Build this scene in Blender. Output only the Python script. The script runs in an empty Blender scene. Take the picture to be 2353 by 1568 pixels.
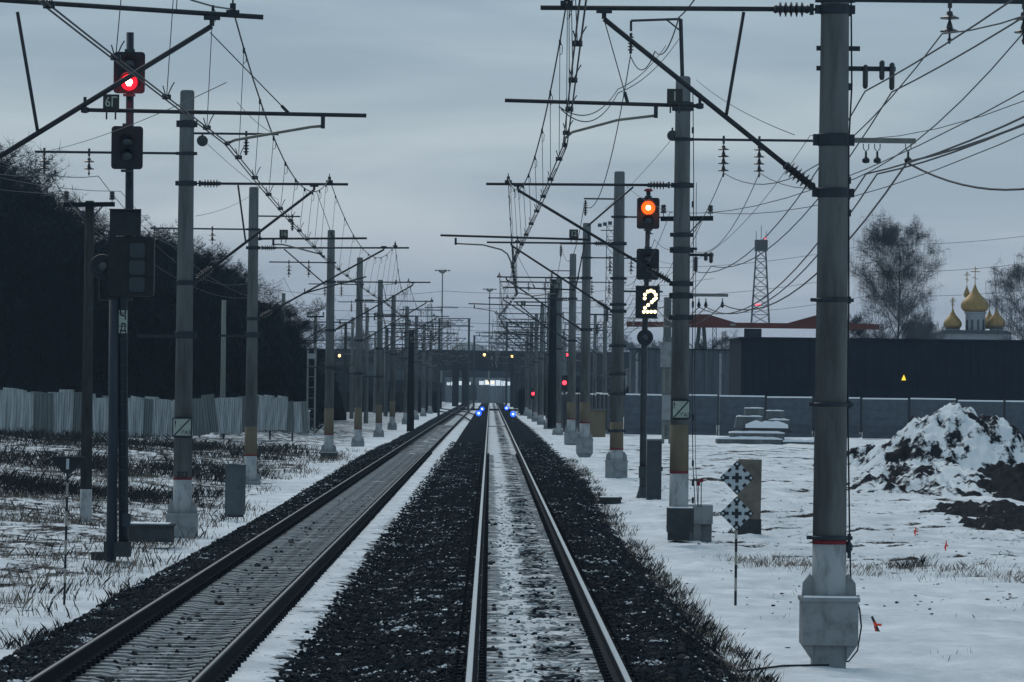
import bpy, math, random
import numpy as np
from mathutils import Vector, Matrix, noise, Euler
random.seed(11)
rng = np.random.default_rng(11)
sc = bpy.context.scene
COL = sc.collection
R = math.radians

# ------------------------------------------------------------------ camera
# reference frame for measurements: 2353 x 1568, focal length in those pixels
FP = 10240.0
CX, CY = 1176.5, 784.0
CAMZ = 2.76                      # above the rail heads (z = 0)
fwd = Vector((1126 - CX, -(895 - CY), -FP)).normalized()     # world +Y seen from the camera
roll = R(0.65)
up = Vector((math.sin(roll), math.cos(roll), 0))
up = (up - fwd * up.dot(fwd)).normalized()
rgt = fwd.cross(up)
RW = Matrix((rgt, fwd, up)).transposed()   # world -> camera (columns = images of X, Y, Z)
cam_d = bpy.data.cameras.new('camera')
cam = bpy.data.objects.new('camera', cam_d); COL.objects.link(cam)
cam.matrix_world = Matrix.Translation((0, 0, CAMZ)) @ RW.transposed().to_4x4()
cam_d.sensor_width = 36; cam_d.lens = 36 * FP / 2353
cam_d.clip_start = 0.5; cam_d.clip_end = 9000
sc.camera = cam

def W(px, py, d):
    """point at distance d down the line that is seen at (px, py)"""
    v = RW.transposed() @ Vector((px - CX, CY - py, -FP))
    v = v * (d / v.y)
    return Vector((v.x, d, v.z + CAMZ))

# ------------------------------------------------------------------ world, sun, exposure
world = bpy.data.worlds.new('World'); sc.world = world; world.use_nodes = True
nt = world.node_tree; N = nt.nodes; L = nt.links
bg = N['Background']; bg.inputs['Strength'].default_value = 0.1
sky = N.new('ShaderNodeTexSky'); sky.sky_type = 'NISHITA'; sky.sun_disc = False
sky.sun_elevation = R(42); sky.sun_rotation = R(-20); sky.air_density = 1.0; sky.dust_density = 2.0
tc = N.new('ShaderNodeTexCoord')
mp = N.new('ShaderNodeMapping'); mp.inputs['Scale'].default_value = (7.0, 7.0, 46.0); mp.inputs['Rotation'].default_value = (0, R(-3), 0)
L.new(tc.outputs['Generated'], mp.inputs['Vector'])
nz = N.new('ShaderNodeTexNoise'); nz.inputs['Scale'].default_value = 1.0; nz.inputs['Detail'].default_value = 6; nz.inputs['Roughness'].default_value = .5
nz.inputs['Distortion'].default_value = .4
L.new(mp.outputs['Vector'], nz.inputs['Vector'])
cr = N.new('ShaderNodeValToRGB')
cr.color_ramp.elements[0].position = .38; cr.color_ramp.elements[0].color = (.66, .80, .92, 1)
cr.color_ramp.elements[1].position = .64; cr.color_ramp.elements[1].color = (1.02, 1.12, 1.17, 1)
L.new(nz.outputs['Fac'], cr.inputs['Fac'])
sep = N.new('ShaderNodeSeparateXYZ'); L.new(tc.outputs['Generated'], sep.inputs[0])
gr = N.new('ShaderNodeValToRGB')       # the overcast layer by height above the horizon
e = gr.color_ramp.elements
e[0].position = 0.0; e[0].color = (.90, .88, .98, 1)
e[1].position = 0.030; e[1].color = (.97, .97, 1.02, 1)
for p_, c_ in ((.058, (1.02, 1.04, 1.04, 1)), (.088, (.80, .89, .95, 1)), (.13, (.76, .87, .94, 1)), (1.0, (.98, 1.02, 1.04, 1))):
    x = e.new(p_); x.color = c_
L.new(sep.outputs['Z'], gr.inputs['Fac'])
m1 = N.new('ShaderNodeMix'); m1.data_type = 'RGBA'; m1.blend_type = 'MULTIPLY'; m1.inputs[0].default_value = 1
L.new(cr.outputs['Color'], m1.inputs[6]); L.new(gr.outputs['Color'], m1.inputs[7])
m2 = N.new('ShaderNodeVectorMath'); m2.operation = 'MULTIPLY'; m2.inputs[1].default_value = (4.95, 5.35, 5.65)
L.new(m1.outputs[2], m2.inputs[0])
m3 = N.new('ShaderNodeMix'); m3.data_type = 'RGBA'; m3.inputs[0].default_value = .93
L.new(sky.outputs['Color'], m3.inputs[6]); L.new(m2.outputs[0], m3.inputs[7])
L.new(m3.outputs[2], bg.inputs['Color'])
SKYMIX = m3

sd = bpy.data.lights.new('sun', 'SUN'); sd.energy = 1.45; sd.angle = R(40); sd.color = (1, .95, .9)
so = bpy.data.objects.new('sun', sd); COL.objects.link(so)
so.rotation_euler = Euler((R(-48), 0, R(20)))
sc.view_settings.view_transform = 'Standard'; sc.view_settings.look = 'None'
sc.view_settings.gamma = 1; sc.view_settings.use_curve_mapping = False
sc.view_settings.exposure = -0.12

# ------------------------------------------------------------------ materials
MATS = {}
def mat(name, col, rough=.75, var=.25, scale=6, bump=.15, bscale=None, metal=0, col2=None, stretch=(1, 1, 1), thr=None, spec=.3):
    if name in MATS: return MATS[name]
    if rough >= .8 and spec == .3: spec = .03
    m = bpy.data.materials.new(name); m.use_nodes = True; MATS[name] = m
    n = m.node_tree.nodes; l = m.node_tree.links
    b = n['Principled BSDF']; b.inputs['Roughness'].default_value = rough; b.inputs['Metallic'].default_value = metal
    b.inputs['Specular IOR Level'].default_value = spec
    t = n.new('ShaderNodeTexCoord'); mp = n.new('ShaderNodeMapping'); mp.inputs['Scale'].default_value = stretch
    l.new(t.outputs['Object'], mp.inputs['Vector'])
    z = n.new('ShaderNodeTexNoise'); z.inputs['Scale'].default_value = scale; z.inputs['Detail'].default_value = 8; z.inputs['Roughness'].default_value = .65
    l.new(mp.outputs['Vector'], z.inputs['Vector'])
    c = n.new('ShaderNodeValToRGB')
    lo = col2 if col2 else tuple(v * (1 - var) for v in col)
    hi = col if col2 else tuple(v * (1 + var) for v in col)
    p = thr if thr else (.3, .7)
    c.color_ramp.elements[0].position = p[0]; c.color_ramp.elements[0].color = (*lo, 1)
    c.color_ramp.elements[1].position = p[1]; c.color_ramp.elements[1].color = (*hi, 1)
    l.new(z.outputs['Fac'], c.inputs['Fac']); l.new(c.outputs['Color'], b.inputs['Base Color'])
    if bump:
        z2 = n.new('ShaderNodeTexNoise'); z2.inputs['Scale'].default_value = bscale or scale * 4; z2.inputs['Detail'].default_value = 4
        l.new(mp.outputs['Vector'], z2.inputs['Vector'])
        bp = n.new('ShaderNodeBump'); bp.inputs['Strength'].default_value = bump; bp.inputs['Distance'].default_value = .02
        l.new(z2.outputs['Fac'], bp.inputs['Height']); l.new(bp.outputs['Normal'], b.inputs['Normal'])
    return m

def emit(name, col, strength):
    m = bpy.data.materials.new(name); m.use_nodes = True; MATS[name] = m
    b = m.node_tree.nodes['Principled BSDF']
    b.inputs['Base Color'].default_value = (*[min(1, c) * .5 for c in col], 1)
    b.inputs['Emission Color'].default_value = (*col, 1); b.inputs['Emission Strength'].default_value = strength
    return m

CONC = mat('weathered_concrete', (.112, .126, .132), .9, .5, 2.6, .3, 40, stretch=(1, 1, .14), spec=.1)
CONCD = mat('dark_concrete', (.050, .056, .062), .85, .3, 3, .25, 40)
CONCL = mat('pale_concrete', (.25, .275, .29), .85, .18, 3.5, .25, 50, col2=(.13, .14, .145), thr=(.30, .52))
WHITE = mat('worn_white_paint', (.34, .37, .385), .8, .2, 5, .2, 40, stretch=(1, 1, .4), col2=(.17, .18, .185), thr=(.32, .50))
BEIGE = mat('beige_paint', (.150, .132, .098), .85, .18, 4, .2, 40, stretch=(1, 1, .3))
REDP = mat('dull_red_paint', (.17, .03, .04), .8, .2, 8, 0)
STEEL = mat('dark_steel', (.020, .030, .042), .6, .3, 8, .1, 40)
STEELG = mat('grey_steel', (.036, .048, .056), .55, .25, 8, .1, 40)
STEELP = mat('pale_galvanised_steel', (.15, .17, .165), .55, .2, 8, .1, 40)
TUBEC = mat('catenary_tube_steel', (.024, .030, .038), .6, .3, 8, .1, 40)
ARMC = mat('aluminium_arm', (.16, .17, .155), .5, .15, 8, 0)
PORC = mat('dark_glazed_porcelain', (.018, .026, .034), .35, .2, 8, 0, spec=.5)
WIRE = mat('oxidised_copper_wire', (.022, .032, .042), .6, .2, 8, 0)
BLACK = mat('black_paint', (.014, .020, .029), .6, .2, 6, .05, 40)
BLACKW = mat('marker_white', (.40, .46, .50), .7, .08, 10, 0)
LENS = mat('unlit_lens', (.02, .035, .05), .2, .1, 3, 0, spec=.6)
SIGN = mat('faded_sign_white', (.30, .36, .33), .7, .15, 9, 0)
MASTB = mat('blue_grey_mast_paint', (.018, .030, .044), .55, .25, 3, .1, 30, stretch=(1, 1, .3))
GREYB = mat('grey_cabinet_paint', (.070, .090, .105), .7, .15, 5, .1, 30)
WOOD = mat('weathered_wood', (.042, .050, .052), .9, .35, 6, .3, 30, stretch=(3, 3, .3))
WOODD = mat('tarred_wood', (.018, .024, .032), .9, .35, 6, .3, 30, stretch=(3, 3, .3))
RUST = mat('rail_side_steel', (.017, .022, .029), .85, .35, 10, .2, 60)
RAILT = mat('polished_rail_head', (.22, .27, .30), .38, .12, 4, .03, 40, metal=.9, stretch=(8, .3, 1))
RAILT2 = mat('dull_rail_head', (.075, .088, .095), .42, .2, 4, .05, 40, metal=.8, stretch=(8, .3, 1))
SLEEP = mat('concrete_sleeper_snow_dusted', (.36, .385, .40), .9, .2, 5, .3, 50, col2=(.06, .066, .072), thr=(.36, .60), spec=.05)
SNOWM = mat('snow', (.78, .82, .85), .85, .06, 4, .35, 18)
SNOWG = mat('grey_snow_lump', (.34, .38, .40), .9, .2, 7, .3, 30)
STONE = mat('wet_ballast_stone', (.017, .023, .030), .9, .75, 26, .2, 60, spec=.05)
def snow_dust(m, amount=.585):
    n = m.node_tree.nodes; l = m.node_tree.links; b = n['Principled BSDF']; src = b.inputs['Base Color'].links[0].from_socket
    g = n.new('ShaderNodeNewGeometry'); s_ = n.new('ShaderNodeSeparateXYZ'); l.new(g.outputs['True Normal'], s_.inputs[0])
    a1 = n.new('ShaderNodeTexNoise'); a1.inputs['Scale'].default_value = 1.5; a1.inputs['Detail'].default_value = 7; a1.inputs['Roughness'].default_value = .7; l.new(g.outputs['Position'], a1.inputs['Vector'])
    r_ = n.new('ShaderNodeMapRange'); r_.inputs[1].default_value = amount; r_.inputs[2].default_value = amount + .035; l.new(a1.outputs['Fac'], r_.inputs[0])
    u_ = n.new('ShaderNodeMapRange'); u_.inputs[1].default_value = .25; u_.inputs[2].default_value = .6; l.new(s_.outputs['Z'], u_.inputs[0])
    p_ = n.new('ShaderNodeMath'); p_.operation = 'MULTIPLY'; l.new(r_.outputs[0], p_.inputs[0]); l.new(u_.outputs[0], p_.inputs[1])
    x_ = n.new('ShaderNodeMix'); x_.data_type = 'RGBA'; l.new(p_.outputs[0], x_.inputs[0]); l.new(src, x_.inputs[6]); x_.inputs[7].default_value = (.62, .66, .69, 1)
    l.new(x_.outputs[2], b.inputs['Base Color'])
snow_dust(STONE, .585)
BARK = mat('bark', (.014, .022, .032), .95, .3, 5, .2)
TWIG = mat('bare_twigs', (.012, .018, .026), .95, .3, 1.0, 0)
TWIGF = mat('haze_paled_twigs', (.075, .086, .100), .95, .25, 1.0, 0)  # twig colour lightened to imitate haze over distance
GRASSD = mat('dead_dark_weeds', (.030, .034, .036), .95, .5, 1.2, 0)
GRASST = mat('dry_tan_grass', (.17, .145, .12), .95, .5, 1.2, 0)
GOLD = mat('gilded_dome', (.27, .18, .06), .5, .2, 3, .05, metal=.5)
PLAST = mat('white_plaster', (.22, .24, .26), .85, .12, 3, .1)
DARKW = mat('dark_cladding', (.015, .022, .034), .8, .25, .6, 0)
CRANE = mat('faded_red_girder_paint', (.10, .028, .022), .7, .25, .8, 0)
ORANGE = mat('orange_plastic', (.75, .07, .03), .5, .1, 8, 0)
ROOFG = mat('dark_bridge_concrete', (.018, .026, .036), .9, .3, .5, 0)
BRG = mat('bridge_girder_concrete', (.045, .050, .050), .9, .3, .6, .1)
FENCEW = mat('weathered_pale_sheet', (.44, .49, .51), .75, .2, 2.2, .15, 20, col2=(.13, .15, .155), stretch=(2.5, 2.5, .25), thr=(.3, .62))
FENCEG = mat('dirty_grey_sheet', (.15, .175, .18), .75, .2, 2.2, .15, 20, col2=(.09, .105, .11), stretch=(2.5, 2.5, .25), thr=(.3, .62))
FENCEC = mat('blue_grey_concrete_panel', (.105, .125, .150), .85, .2, 2.2, .2, 20, col2=(.065, .082, .102), thr=(.3, .7))
DIRT = mat('dark_soil', (.009, .012, .017), .95, .5, 3, .6, 14)
# dirty heap: snow streaked with bare soil
HEAP = mat('snowy_soil', (.66, .71, .74), .9, .1, .75, .5, 8, col2=(.012, .015, .021), thr=(.465, .52), stretch=(1.6, 1.0, 1.1))
SOILM = mat('dark_soil_with_snow_flecks', (.62, .67, .70), .9, .1, 1.1, .6, 10, col2=(.010, .013, .019), thr=(.60, .66), stretch=(1.4, .7, 1))
EM_RED = emit('lit_red_lens', (1.0, .012, .03), 1.6)
EM_HOT = emit('red_lamp_led', (1.0, .62, .5), 9)
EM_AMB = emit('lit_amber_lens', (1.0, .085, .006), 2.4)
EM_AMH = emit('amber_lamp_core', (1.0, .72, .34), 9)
EM_WHT = emit('white_led', (1.0, .82, .42), 4)
EM_BLU = emit('blue_lamp', (.02, .09, 1.0), 3.2)
EM_BLH = emit('blue_lamp_core', (.55, .75, 1.0), 9)
EM_WARM = emit('street_lamp_glow', (1.0, .55, .2), 5)
EM_YEL = emit('yellow_window_glow', (1.0, .75, .05), 1.1)
EM_WIN = emit('floodlit_white', (.80, .92, 1.0), .75)

# ------------------------------------------------------------------ mesh helpers
class MB:
    def __init__(s): s.v = []; s.f = []; s.mi = None
    def add(s, vs, fs):
        o = len(s.v); s.v += [tuple(p) for p in vs]; s.f += [tuple(i + o for i in q) for q in fs]; return s
    def box(s, c, size, rot=None):
        x, y, z = [k / 2 for k in size]
        vs = [Vector((a, b, d)) for a in (-x, x) for b in (-y, y) for d in (-z, z)]
        if rot: 
            m = Euler(rot).to_matrix(); vs = [m @ p for p in vs]
        vs = [p + Vector(c) for p in vs]
        return s.add(vs, [(0, 1, 3, 2), (4, 6, 7, 5), (0, 4, 5, 1), (2, 3, 7, 6), (0, 2, 6, 4), (1, 5, 7, 3)])
    def tube(s, pts, r, n=8, cap=True):
        pts = [Vector(p) for p in pts]
        rs = r if isinstance(r, (list, tuple)) else [r] * len(pts)
        rings = []
        for i, p in enumerate(pts):
            if i == 0: t = pts[1] - p
            elif i == len(pts) - 1: t = p - pts[i - 1]
            else: t = (pts[i + 1] - pts[i - 1])
            if t.length < 1e-9: t = Vector((0, 0, 1))
            t.normalize()
            a = t.cross(Vector((0, 0, 1))) if abs(t.z) < .95 else t.cross(Vector((0, 1, 0)))
            a.normalize(); b = t.cross(a)
            rings.append([p + (a * math.cos(2 * math.pi * k / n) + b * math.sin(2 * math.pi * k / n)) * rs[i] for k in range(n)])
        vs = [q for rr in rings for q in rr]; fs = []
        for i in range(len(pts) - 1):
            for k in range(n):
                k2 = (k + 1) % n
                fs.append((i * n + k, i * n + k2, (i + 1) * n + k2, (i + 1) * n + k))
        if cap:
            fs.append(tuple(range(n))[::-1]); fs.append(tuple((len(pts) - 1) * n + k for k in range(n)))
        return s.add(vs, fs)
    def lathe(s, prof, n=16, o=(0, 0, 0), axis='Z', M=None):
        """prof: list of (radius, height)"""
        vs = []; fs = []
        for r, h in prof:
            for k in range(n):
                a = 2 * math.pi * k / n
                p = Vector((r * math.cos(a), r * math.sin(a), h))
                if axis == 'Y': p = Vector((p.x, -p.z, p.y))
                if axis == 'X': p = Vector((p.z, p.x, p.y))
                if M: p = M @ p
                vs.append(p + Vector(o))
        for i in range(len(prof) - 1):
            for k in range(n):
                k2 = (k + 1) % n
                fs.append((i * n + k, i * n + k2, (i + 1) * n + k2, (i + 1) * n + k))
        fs.append(tuple(range(n))[::-1]); fs.append(tuple((len(prof) - 1) * n + k for k in range(n)))
        return s.add(vs, fs)
    def prism(s, pts, y0, y1):
        """outline in x,z extruded along y"""
        n = len(pts); vs = [(p[0], y0, p[1]) for p in pts] + [(p[0], y1, p[1]) for p in pts]
        fs = [tuple(range(n)), tuple(range(2 * n - 1, n - 1, -1))] + [(i, i + n, (i + 1) % n + n, (i + 1) % n) for i in range(n)]
        return s.add(vs, fs)
    def mesh(s, name, material, smooth=False):
        m = bpy.data.meshes.new(name); m.from_pydata(s.v, [], s.f); m.update()
        if material: m.materials.append(material)
        if smooth:
            m.polygons.foreach_set('use_smooth', [len(p.vertices) < 6 for p in m.polygons])
        return m
    def build(s, name, material, parent=None, smooth=False, loc=None):
        o = bpy.data.objects.new(name, s.mesh(name, material, smooth)); COL.objects.link(o)
        if parent: o.parent = parent
        if loc: o.location = loc
        return o

def tag(o, label=None, cat=None, group=None, kind=None):
    if label: o['label'] = label
    if cat: o['category'] = cat
    if group: o['group'] = group
    if kind: o['kind'] = kind
    return o
def thing(name, label, cat, loc=(0, 0, 0), group=None, rz=0):
    o = bpy.data.objects.new(name, None); COL.objects.link(o); o.location = loc; o.rotation_euler.z = rz
    o.empty_display_size = .3
    return tag(o, label, cat, group)
def copy_tree(o, parent=None):
    c = o.copy(); COL.objects.link(c); c.parent = parent
    for ch in list(o.children): copy_tree(ch, c)
    return c
def text_mesh(body, size, depth, name, material, parent, loc, bold=0.0, sx=1.0):
    cu = bpy.data.curves.new('text', 'FONT'); cu.body = body; cu.size = size; cu.extrude = depth; cu.offset = bold
    cu.align_x = 'CENTER'; cu.align_y = 'CENTER'; cu.resolution_u = 3
    t = bpy.data.objects.new('text', cu); COL.objects.link(t)
    bpy.context.view_layer.update()
    me = bpy.data.meshes.new_from_object(t); bpy.data.objects.remove(t)
    for v in me.vertices:
        x, y, z = v.co; v.co = (x * sx, -z, y)
    me.materials.clear(); me.materials.append(material)
    o = bpy.data.objects.new(name, me); COL.objects.link(o); o.parent = parent; o.location = loc
    return o
def rounded(w, h, r, n=4):
    pts = []
    for cx, cz, a0 in ((w/2-r, h/2-r, 0), (-w/2+r, h/2-r, 90), (-w/2+r, -h/2+r, 180), (w/2-r, -h/2+r, 270)):
        for k in range(n + 1):
            a = R(a0 + 90 * k / n); pts.append((cx + r * math.cos(a), cz + r * math.sin(a)))
    return pts

# ------------------------------------------------------------------ terrain
XC, XL = .59, -3.5               # centre lines of the two tracks
G2 = .76
def lerp(a, b, t): return a + (b - a) * max(0, min(1, t))
def fnoise(x, y, s, o=4): return noise.fractal(Vector((x * s, y * s, 3.1)), 1.0, 2.0, o)
def ground(x, y, detail=True):
    far = min(1, max(0, (y - 330) / 120))
    rz = lerp(-.75, -.08, (y - 104) / 42)
    lz = lerp(-.80, -.45, (y - 115) / 90)
    if x > 2.2:
        z = lerp(-.25, rz, (x - 2.25) / .85)
    elif x < -5.2:
        z = lerp(-.25, lz, (-5.2 - x) / .95)
        z = z + lerp(0, .45 - lz, (-x - 9) / 16) * lerp(.55, 1, (y - 60) / 150)
    elif abs(x - XC) < .74: z = -.197
    elif abs(x - XL) < .74: z = -.222
    elif -.95 < x < -.22 or 1.40 < x < 2.2: z = -.172
    elif -5.0 < x < -4.32: z = -.175
    elif -2.2 < x < -.95: z = -.172 - .10 * math.sin(math.pi * (x + .95) / -1.25)
    elif -2.72 <= x <= -2.2: z = -.172
    else: z = -.235
    z = z * (1 - far) + far * -.30 if abs(x) < 60 else z * (1 - far) + far * -.3
    if detail:
        inner = -5.2 < x < 2.2
        if inner: z += fnoise(x, y, 1.6) * .022 + fnoise(x, y, 5, 3) * (.020 if abs(x - XC) < .7 else .008)
        else:
            z += fnoise(x, y, .22) * .16 * min(1, max(0, (x - 3.2) / 2 if x > 0 else (-6 - x) / 3)) + fnoise(x, y, 1.1) * .045
            z += fnoise(x, y, 4, 2) * .018
            if x > 4.2 and 88 < y < 180: z += fnoise(x, y, 2.2, 4) * .055
            if x > 5 and 74 < y < 180:
                f_ = ((y + 1.3 * math.sin(.35 * x) + .45 * math.sin(.93 * x)) / 8.3) % 1
                z -= .07 * max(0, 1 - abs(abs(f_ - .5) - .10) / .05)
    return z
def axis_vals(segs):
    out = []
    for a, b, st in segs:
        n = max(1, int(round((b - a) / st)))
        out += [a + (b - a) * i / n for i in range(n)]
    out.append(segs[-1][1]); return out
xs = axis_vals([(-2500, -400, 300), (-400, -60, 40), (-60, -30, 3), (-30, -8, .5), (-8, 6, .12), (6, 16, .25), (16, 34, .6), (34, 70, 4), (70, 400, 40), (400, 2500, 300)])
ys = axis_vals([(-300, 0, 60), (0, 36, 4), (36, 130, .3), (130, 200, .6), (200, 320, 1.5), (320, 700, 8), (700, 1500, 80), (1500, 5000, 500)])
gv = []
for yy in ys:
    for xx in xs:
        det = 30 < yy < 340 and -32 < xx < 36
        gv.append((xx, yy, ground(xx, yy, det)))
nx, ny = len(xs), len(ys)
gf = [(j * nx + i, j * nx + i + 1, (j + 1) * nx + i + 1, (j + 1) * nx + i) for j in range(ny - 1) for i in range(nx - 1)]
gm = bpy.data.meshes.new('ground'); gm.from_pydata(gv, [], gf); gm.polygons.foreach_set('use_smooth', [True] * len(gf)); gm.update()

def ground_material():
    m = bpy.data.materials.new('snow_and_ballast'); m.use_nodes = True
    n = m.node_tree.nodes; l = m.node_tree.links; b = n['Principled BSDF']
    b.inputs['Roughness'].default_value = 1; b.inputs['Specular IOR Level'].default_value = 0
    geo = n.new('ShaderNodeNewGeometry'); sp = n.new('ShaderNodeSeparateXYZ'); l.new(geo.outputs['Position'], sp.inputs[0])
    def math_(op, a, b_=None, c=None, clamp=False):
        q = n.new('ShaderNodeMath'); q.operation = op; q.use_clamp = clamp
        for i, v in enumerate((a, b_, c)):
            if v is None: continue
            if isinstance(v, (int, float)): q.inputs[i].default_value = v
            else: l.new(v, q.inputs[i])
        return q.outputs[0]
    def tex(scale, detail=5, stretch=(1, 1, 1), rough=.6, loc=(0, 0, 0)):
        mp = n.new('ShaderNodeMapping'); mp.inputs['Scale'].default_value = stretch; mp.inputs['Location'].default_value = loc
        l.new(geo.outputs['Position'], mp.inputs['Vector'])
        t = n.new('ShaderNodeTexNoise'); t.inputs['Scale'].default_value = scale; t.inputs['Detail'].default_value = detail; t.inputs['Roughness'].default_value = rough
        l.new(mp.outputs['Vector'], t.inputs['Vector']); return t.outputs['Fac']
    # wobble the band edges a little
    wob = math_('MULTIPLY', math_('SUBTRACT', tex(.55, 4), .5), .75)
    xw = math_('ADD', sp.outputs['X'], wob)
    xm = n.new('ShaderNodeMapRange'); xm.inputs[1].default_value = -12; xm.inputs[2].default_value = 8
    l.new(xw, xm.inputs[0])
    xr = n.new('ShaderNodeMapRange'); xr.inputs[1].default_value = -12; xr.inputs[2].default_value = 8
    l.new(math_('ADD', sp.outputs['X'], math_('MULTIPLY', math_('MULTIPLY', math_('SUBTRACT', tex(2.2, 5), .5), .9), math_('LESS_THAN', math_('ABSOLUTE', math_('ADD', sp.outputs['X'], 1.75)), .95))), xr.inputs[0])
    def ramp(stops, src):
        c = n.new('ShaderNodeValToRGB'); el = c.color_ramp.elements
        stops = sorted(stops)
        while len(el) > 1: el.remove(el[-1])
        el[0].position = (stops[0][0] + 12) / 20; el[0].color = (stops[0][1],) * 3 + (1,)
        for x_, v in stops[1:]:
            e_ = el.new((x_ + 12) / 20); e_.color = (v, v, v, 1)
        l.new(src, c.inputs['Fac']); return c.outputs['Color']
    # snow cover across the line
    wide = ramp([(-12, .50), (-8.5, .52), (-7.2, .60), (-6.6, .74), (-6.0, .78), (-5.75, .28), (-5.5, .20), (-4.6, .20), (-4.5, .2),
                 (2.0, .20), (2.7, .22), (2.95, .38), (3.3, .68), (4.2, .74), (8, .70)], xm.outputs[0])
    near = ramp([(-4.34, 0), (-4.18, .44), (-3.6, .50), (-2.86, .46), (-2.78, .56), (-2.66, .66), (-2.36, .66), (-2.12, .50), (-1.9, .38), (-1.5, .30), (-.9, .23), (-.52, .16),
                 (-.41, .30), (-.375, .58), (-.34, .12), (-.16, .20), (-.08, .66), (.3, .68), (.62, .47), (.95, .48), (1.2, .60), (1.29, .50), (1.33, .15), (1.6, .16)], xr.outputs[0])
    inside = math_('MULTIPLY', math_('GREATER_THAN', sp.outputs['X'], -4.32), math_('LESS_THAN', sp.outputs['X'], 1.55))
    mx = n.new('ShaderNodeMix'); l.new(inside, mx.inputs[0]); l.new(wide, mx.inputs[2]); l.new(near, mx.inputs[3])
    cover = mx.outputs[0]
    # farther down the line the left bed holds more snow
    yfar = n.new('ShaderNodeMapRange'); yfar.inputs[1].default_value = 95; yfar.inputs[2].default_value = 170; yfar.inputs[3].default_value = 0; yfar.inputs[4].default_value = .34
    l.new(sp.outputs['Y'], yfar.inputs[0])
    leftbed = math_('MULTIPLY', math_('GREATER_THAN', sp.outputs['X'], -3.75), math_('LESS_THAN', sp.outputs['X'], -1.9))
    cover = math_('ADD', cover, math_('MULTIPLY', leftbed, yfar.outputs[0]))
    # rutted belt across the field on the right
    rut = math_('MULTIPLY', math_('MULTIPLY', math_('GREATER_THAN', sp.outputs['Y'], 92), math_('LESS_THAN', sp.outputs['Y'], 235)), math_('GREATER_THAN', sp.outputs['X'], 4.4))
    cover = math_('SUBTRACT', cover, math_('MULTIPLY', rut, .10))
    wv = math_('ADD', math_('MULTIPLY', math_('SINE', math_('MULTIPLY', sp.outputs['X'], .35)), 1.3), math_('MULTIPLY', math_('SINE', math_('MULTIPLY', sp.outputs['X'], .93)), .45))
    fr_ = math_('FRACT', math_('DIVIDE', math_('ADD', sp.outputs['Y'], wv), 8.3))
    pr_ = math_('ABSOLUTE', math_('SUBTRACT', math_('ABSOLUTE', math_('SUBTRACT', fr_, .5)), .10))
    rl_ = n.new('ShaderNodeMapRange'); rl_.inputs[1].default_value = .02; rl_.inputs[2].default_value = .055; rl_.inputs[3].default_value = 1; rl_.inputs[4].default_value = 0; l.new(pr_, rl_.inputs[0])
    rr_ = math_('MULTIPLY', math_('MULTIPLY', math_('MULTIPLY', rl_.outputs[0], tex(1.1, 3)), math_('GREATER_THAN', sp.outputs['X'], 5.0)), math_('MULTIPLY', math_('GREATER_THAN', sp.outputs['Y'], 74), math_('LESS_THAN', sp.outputs['Y'], 235)))
    cover = math_('SUBTRACT', cover, math_('MULTIPLY', rr_, .26))
    big = tex(.8, 4); mid = tex(3.2, 5, (1, .55, 1)); fine = tex(14, 3, (1, .7, 1))
    nn = math_('ADD', math_('ADD', math_('MULTIPLY', big, .42), math_('MULTIPLY', mid, .40)), math_('MULTIPLY', fine, .30))   # mean .56
    val = math_('ADD', math_('SUBTRACT', nn, 1.06), cover)      # >0 : snow
    sm = n.new('ShaderNodeMapRange'); sm.interpolation_type = 'SMOOTHSTEP'
    sm.inputs[1].default_value = -.045; sm.inputs[2].default_value = .045; l.new(val, sm.inputs[0])
    snow = sm.outputs[0]
    # colours
    def rgbramp(src, a, b_, p=(.35, .65)):
        c = n.new('ShaderNodeValToRGB'); c.color_ramp.elements[0].position = p[0]; c.color_ramp.elements[1].position = p[1]
        c.color_ramp.elements[0].color = (*a, 1); c.color_ramp.elements[1].color = (*b_, 1); l.new(src, c.inputs['Fac']); return c.outputs['Color']
    scol = rgbramp(tex(.9, 8, (1, .6, 1), .68), (.50, .55, .585), (.82, .86, .89), (.30, .68))
    # inside the tracks snow is grey and thin
    grey = rgbramp(tex(9, 4), (.26, .285, .30), (.50, .54, .56))
    incen = math_('MULTIPLY', math_('GREATER_THAN', sp.outputs['X'], -4.3), math_('LESS_THAN', sp.outputs['X'], -2.75))
    incen2 = math_('MULTIPLY', math_('GREATER_THAN', sp.outputs['X'], -.2), math_('LESS_THAN', sp.outputs['X'], 1.4))
    gfac = math_('ADD', math_('MULTIPLY', incen, .85), math_('MULTIPLY', incen2, .22))
    mc = n.new('ShaderNodeMix'); mc.data_type = 'RGBA'; l.new(gfac, mc.inputs[0]); l.new(scol, mc.inputs[6]); l.new(grey, mc.inputs[7])
    # verge: brown dead grass shows through
    dirt_in = rgbramp(tex(22, 3), (.009, .013, .018), (.028, .034, .042))
    dirt_out = rgbramp(tex(6, 5), (.016, .019, .022), (.085, .075, .068))
    outside = math_('GREATER_THAN', math_('ABSOLUTE', math_('ADD', xw, 1.55)), 4.75)
    md = n.new('ShaderNodeMix'); md.data_type = 'RGBA'; l.new(outside, md.inputs[0]); l.new(dirt_in, md.inputs[6]); l.new(dirt_out, md.inputs[7])
    mf = n.new('ShaderNodeMix'); mf.data_type = 'RGBA'; l.new(snow, mf.inputs[0]); l.new(md.outputs[2], mf.inputs[6]); l.new(mc.outputs[2], mf.inputs[7])
    l.new(mf.outputs[2], b.inputs['Base Color'])
    hgt = math_('ADD', math_('MULTIPLY', snow, .5), math_('MULTIPLY', tex(24, 4), .6))
    bp = n.new('ShaderNodeBump'); bp.inputs['Strength'].default_value = .8; bp.inputs['Distance'].default_value = .06
    l.new(hgt, bp.inputs['Height']); l.new(bp.outputs['Normal'], b.inputs['Normal'])
    return m
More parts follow.
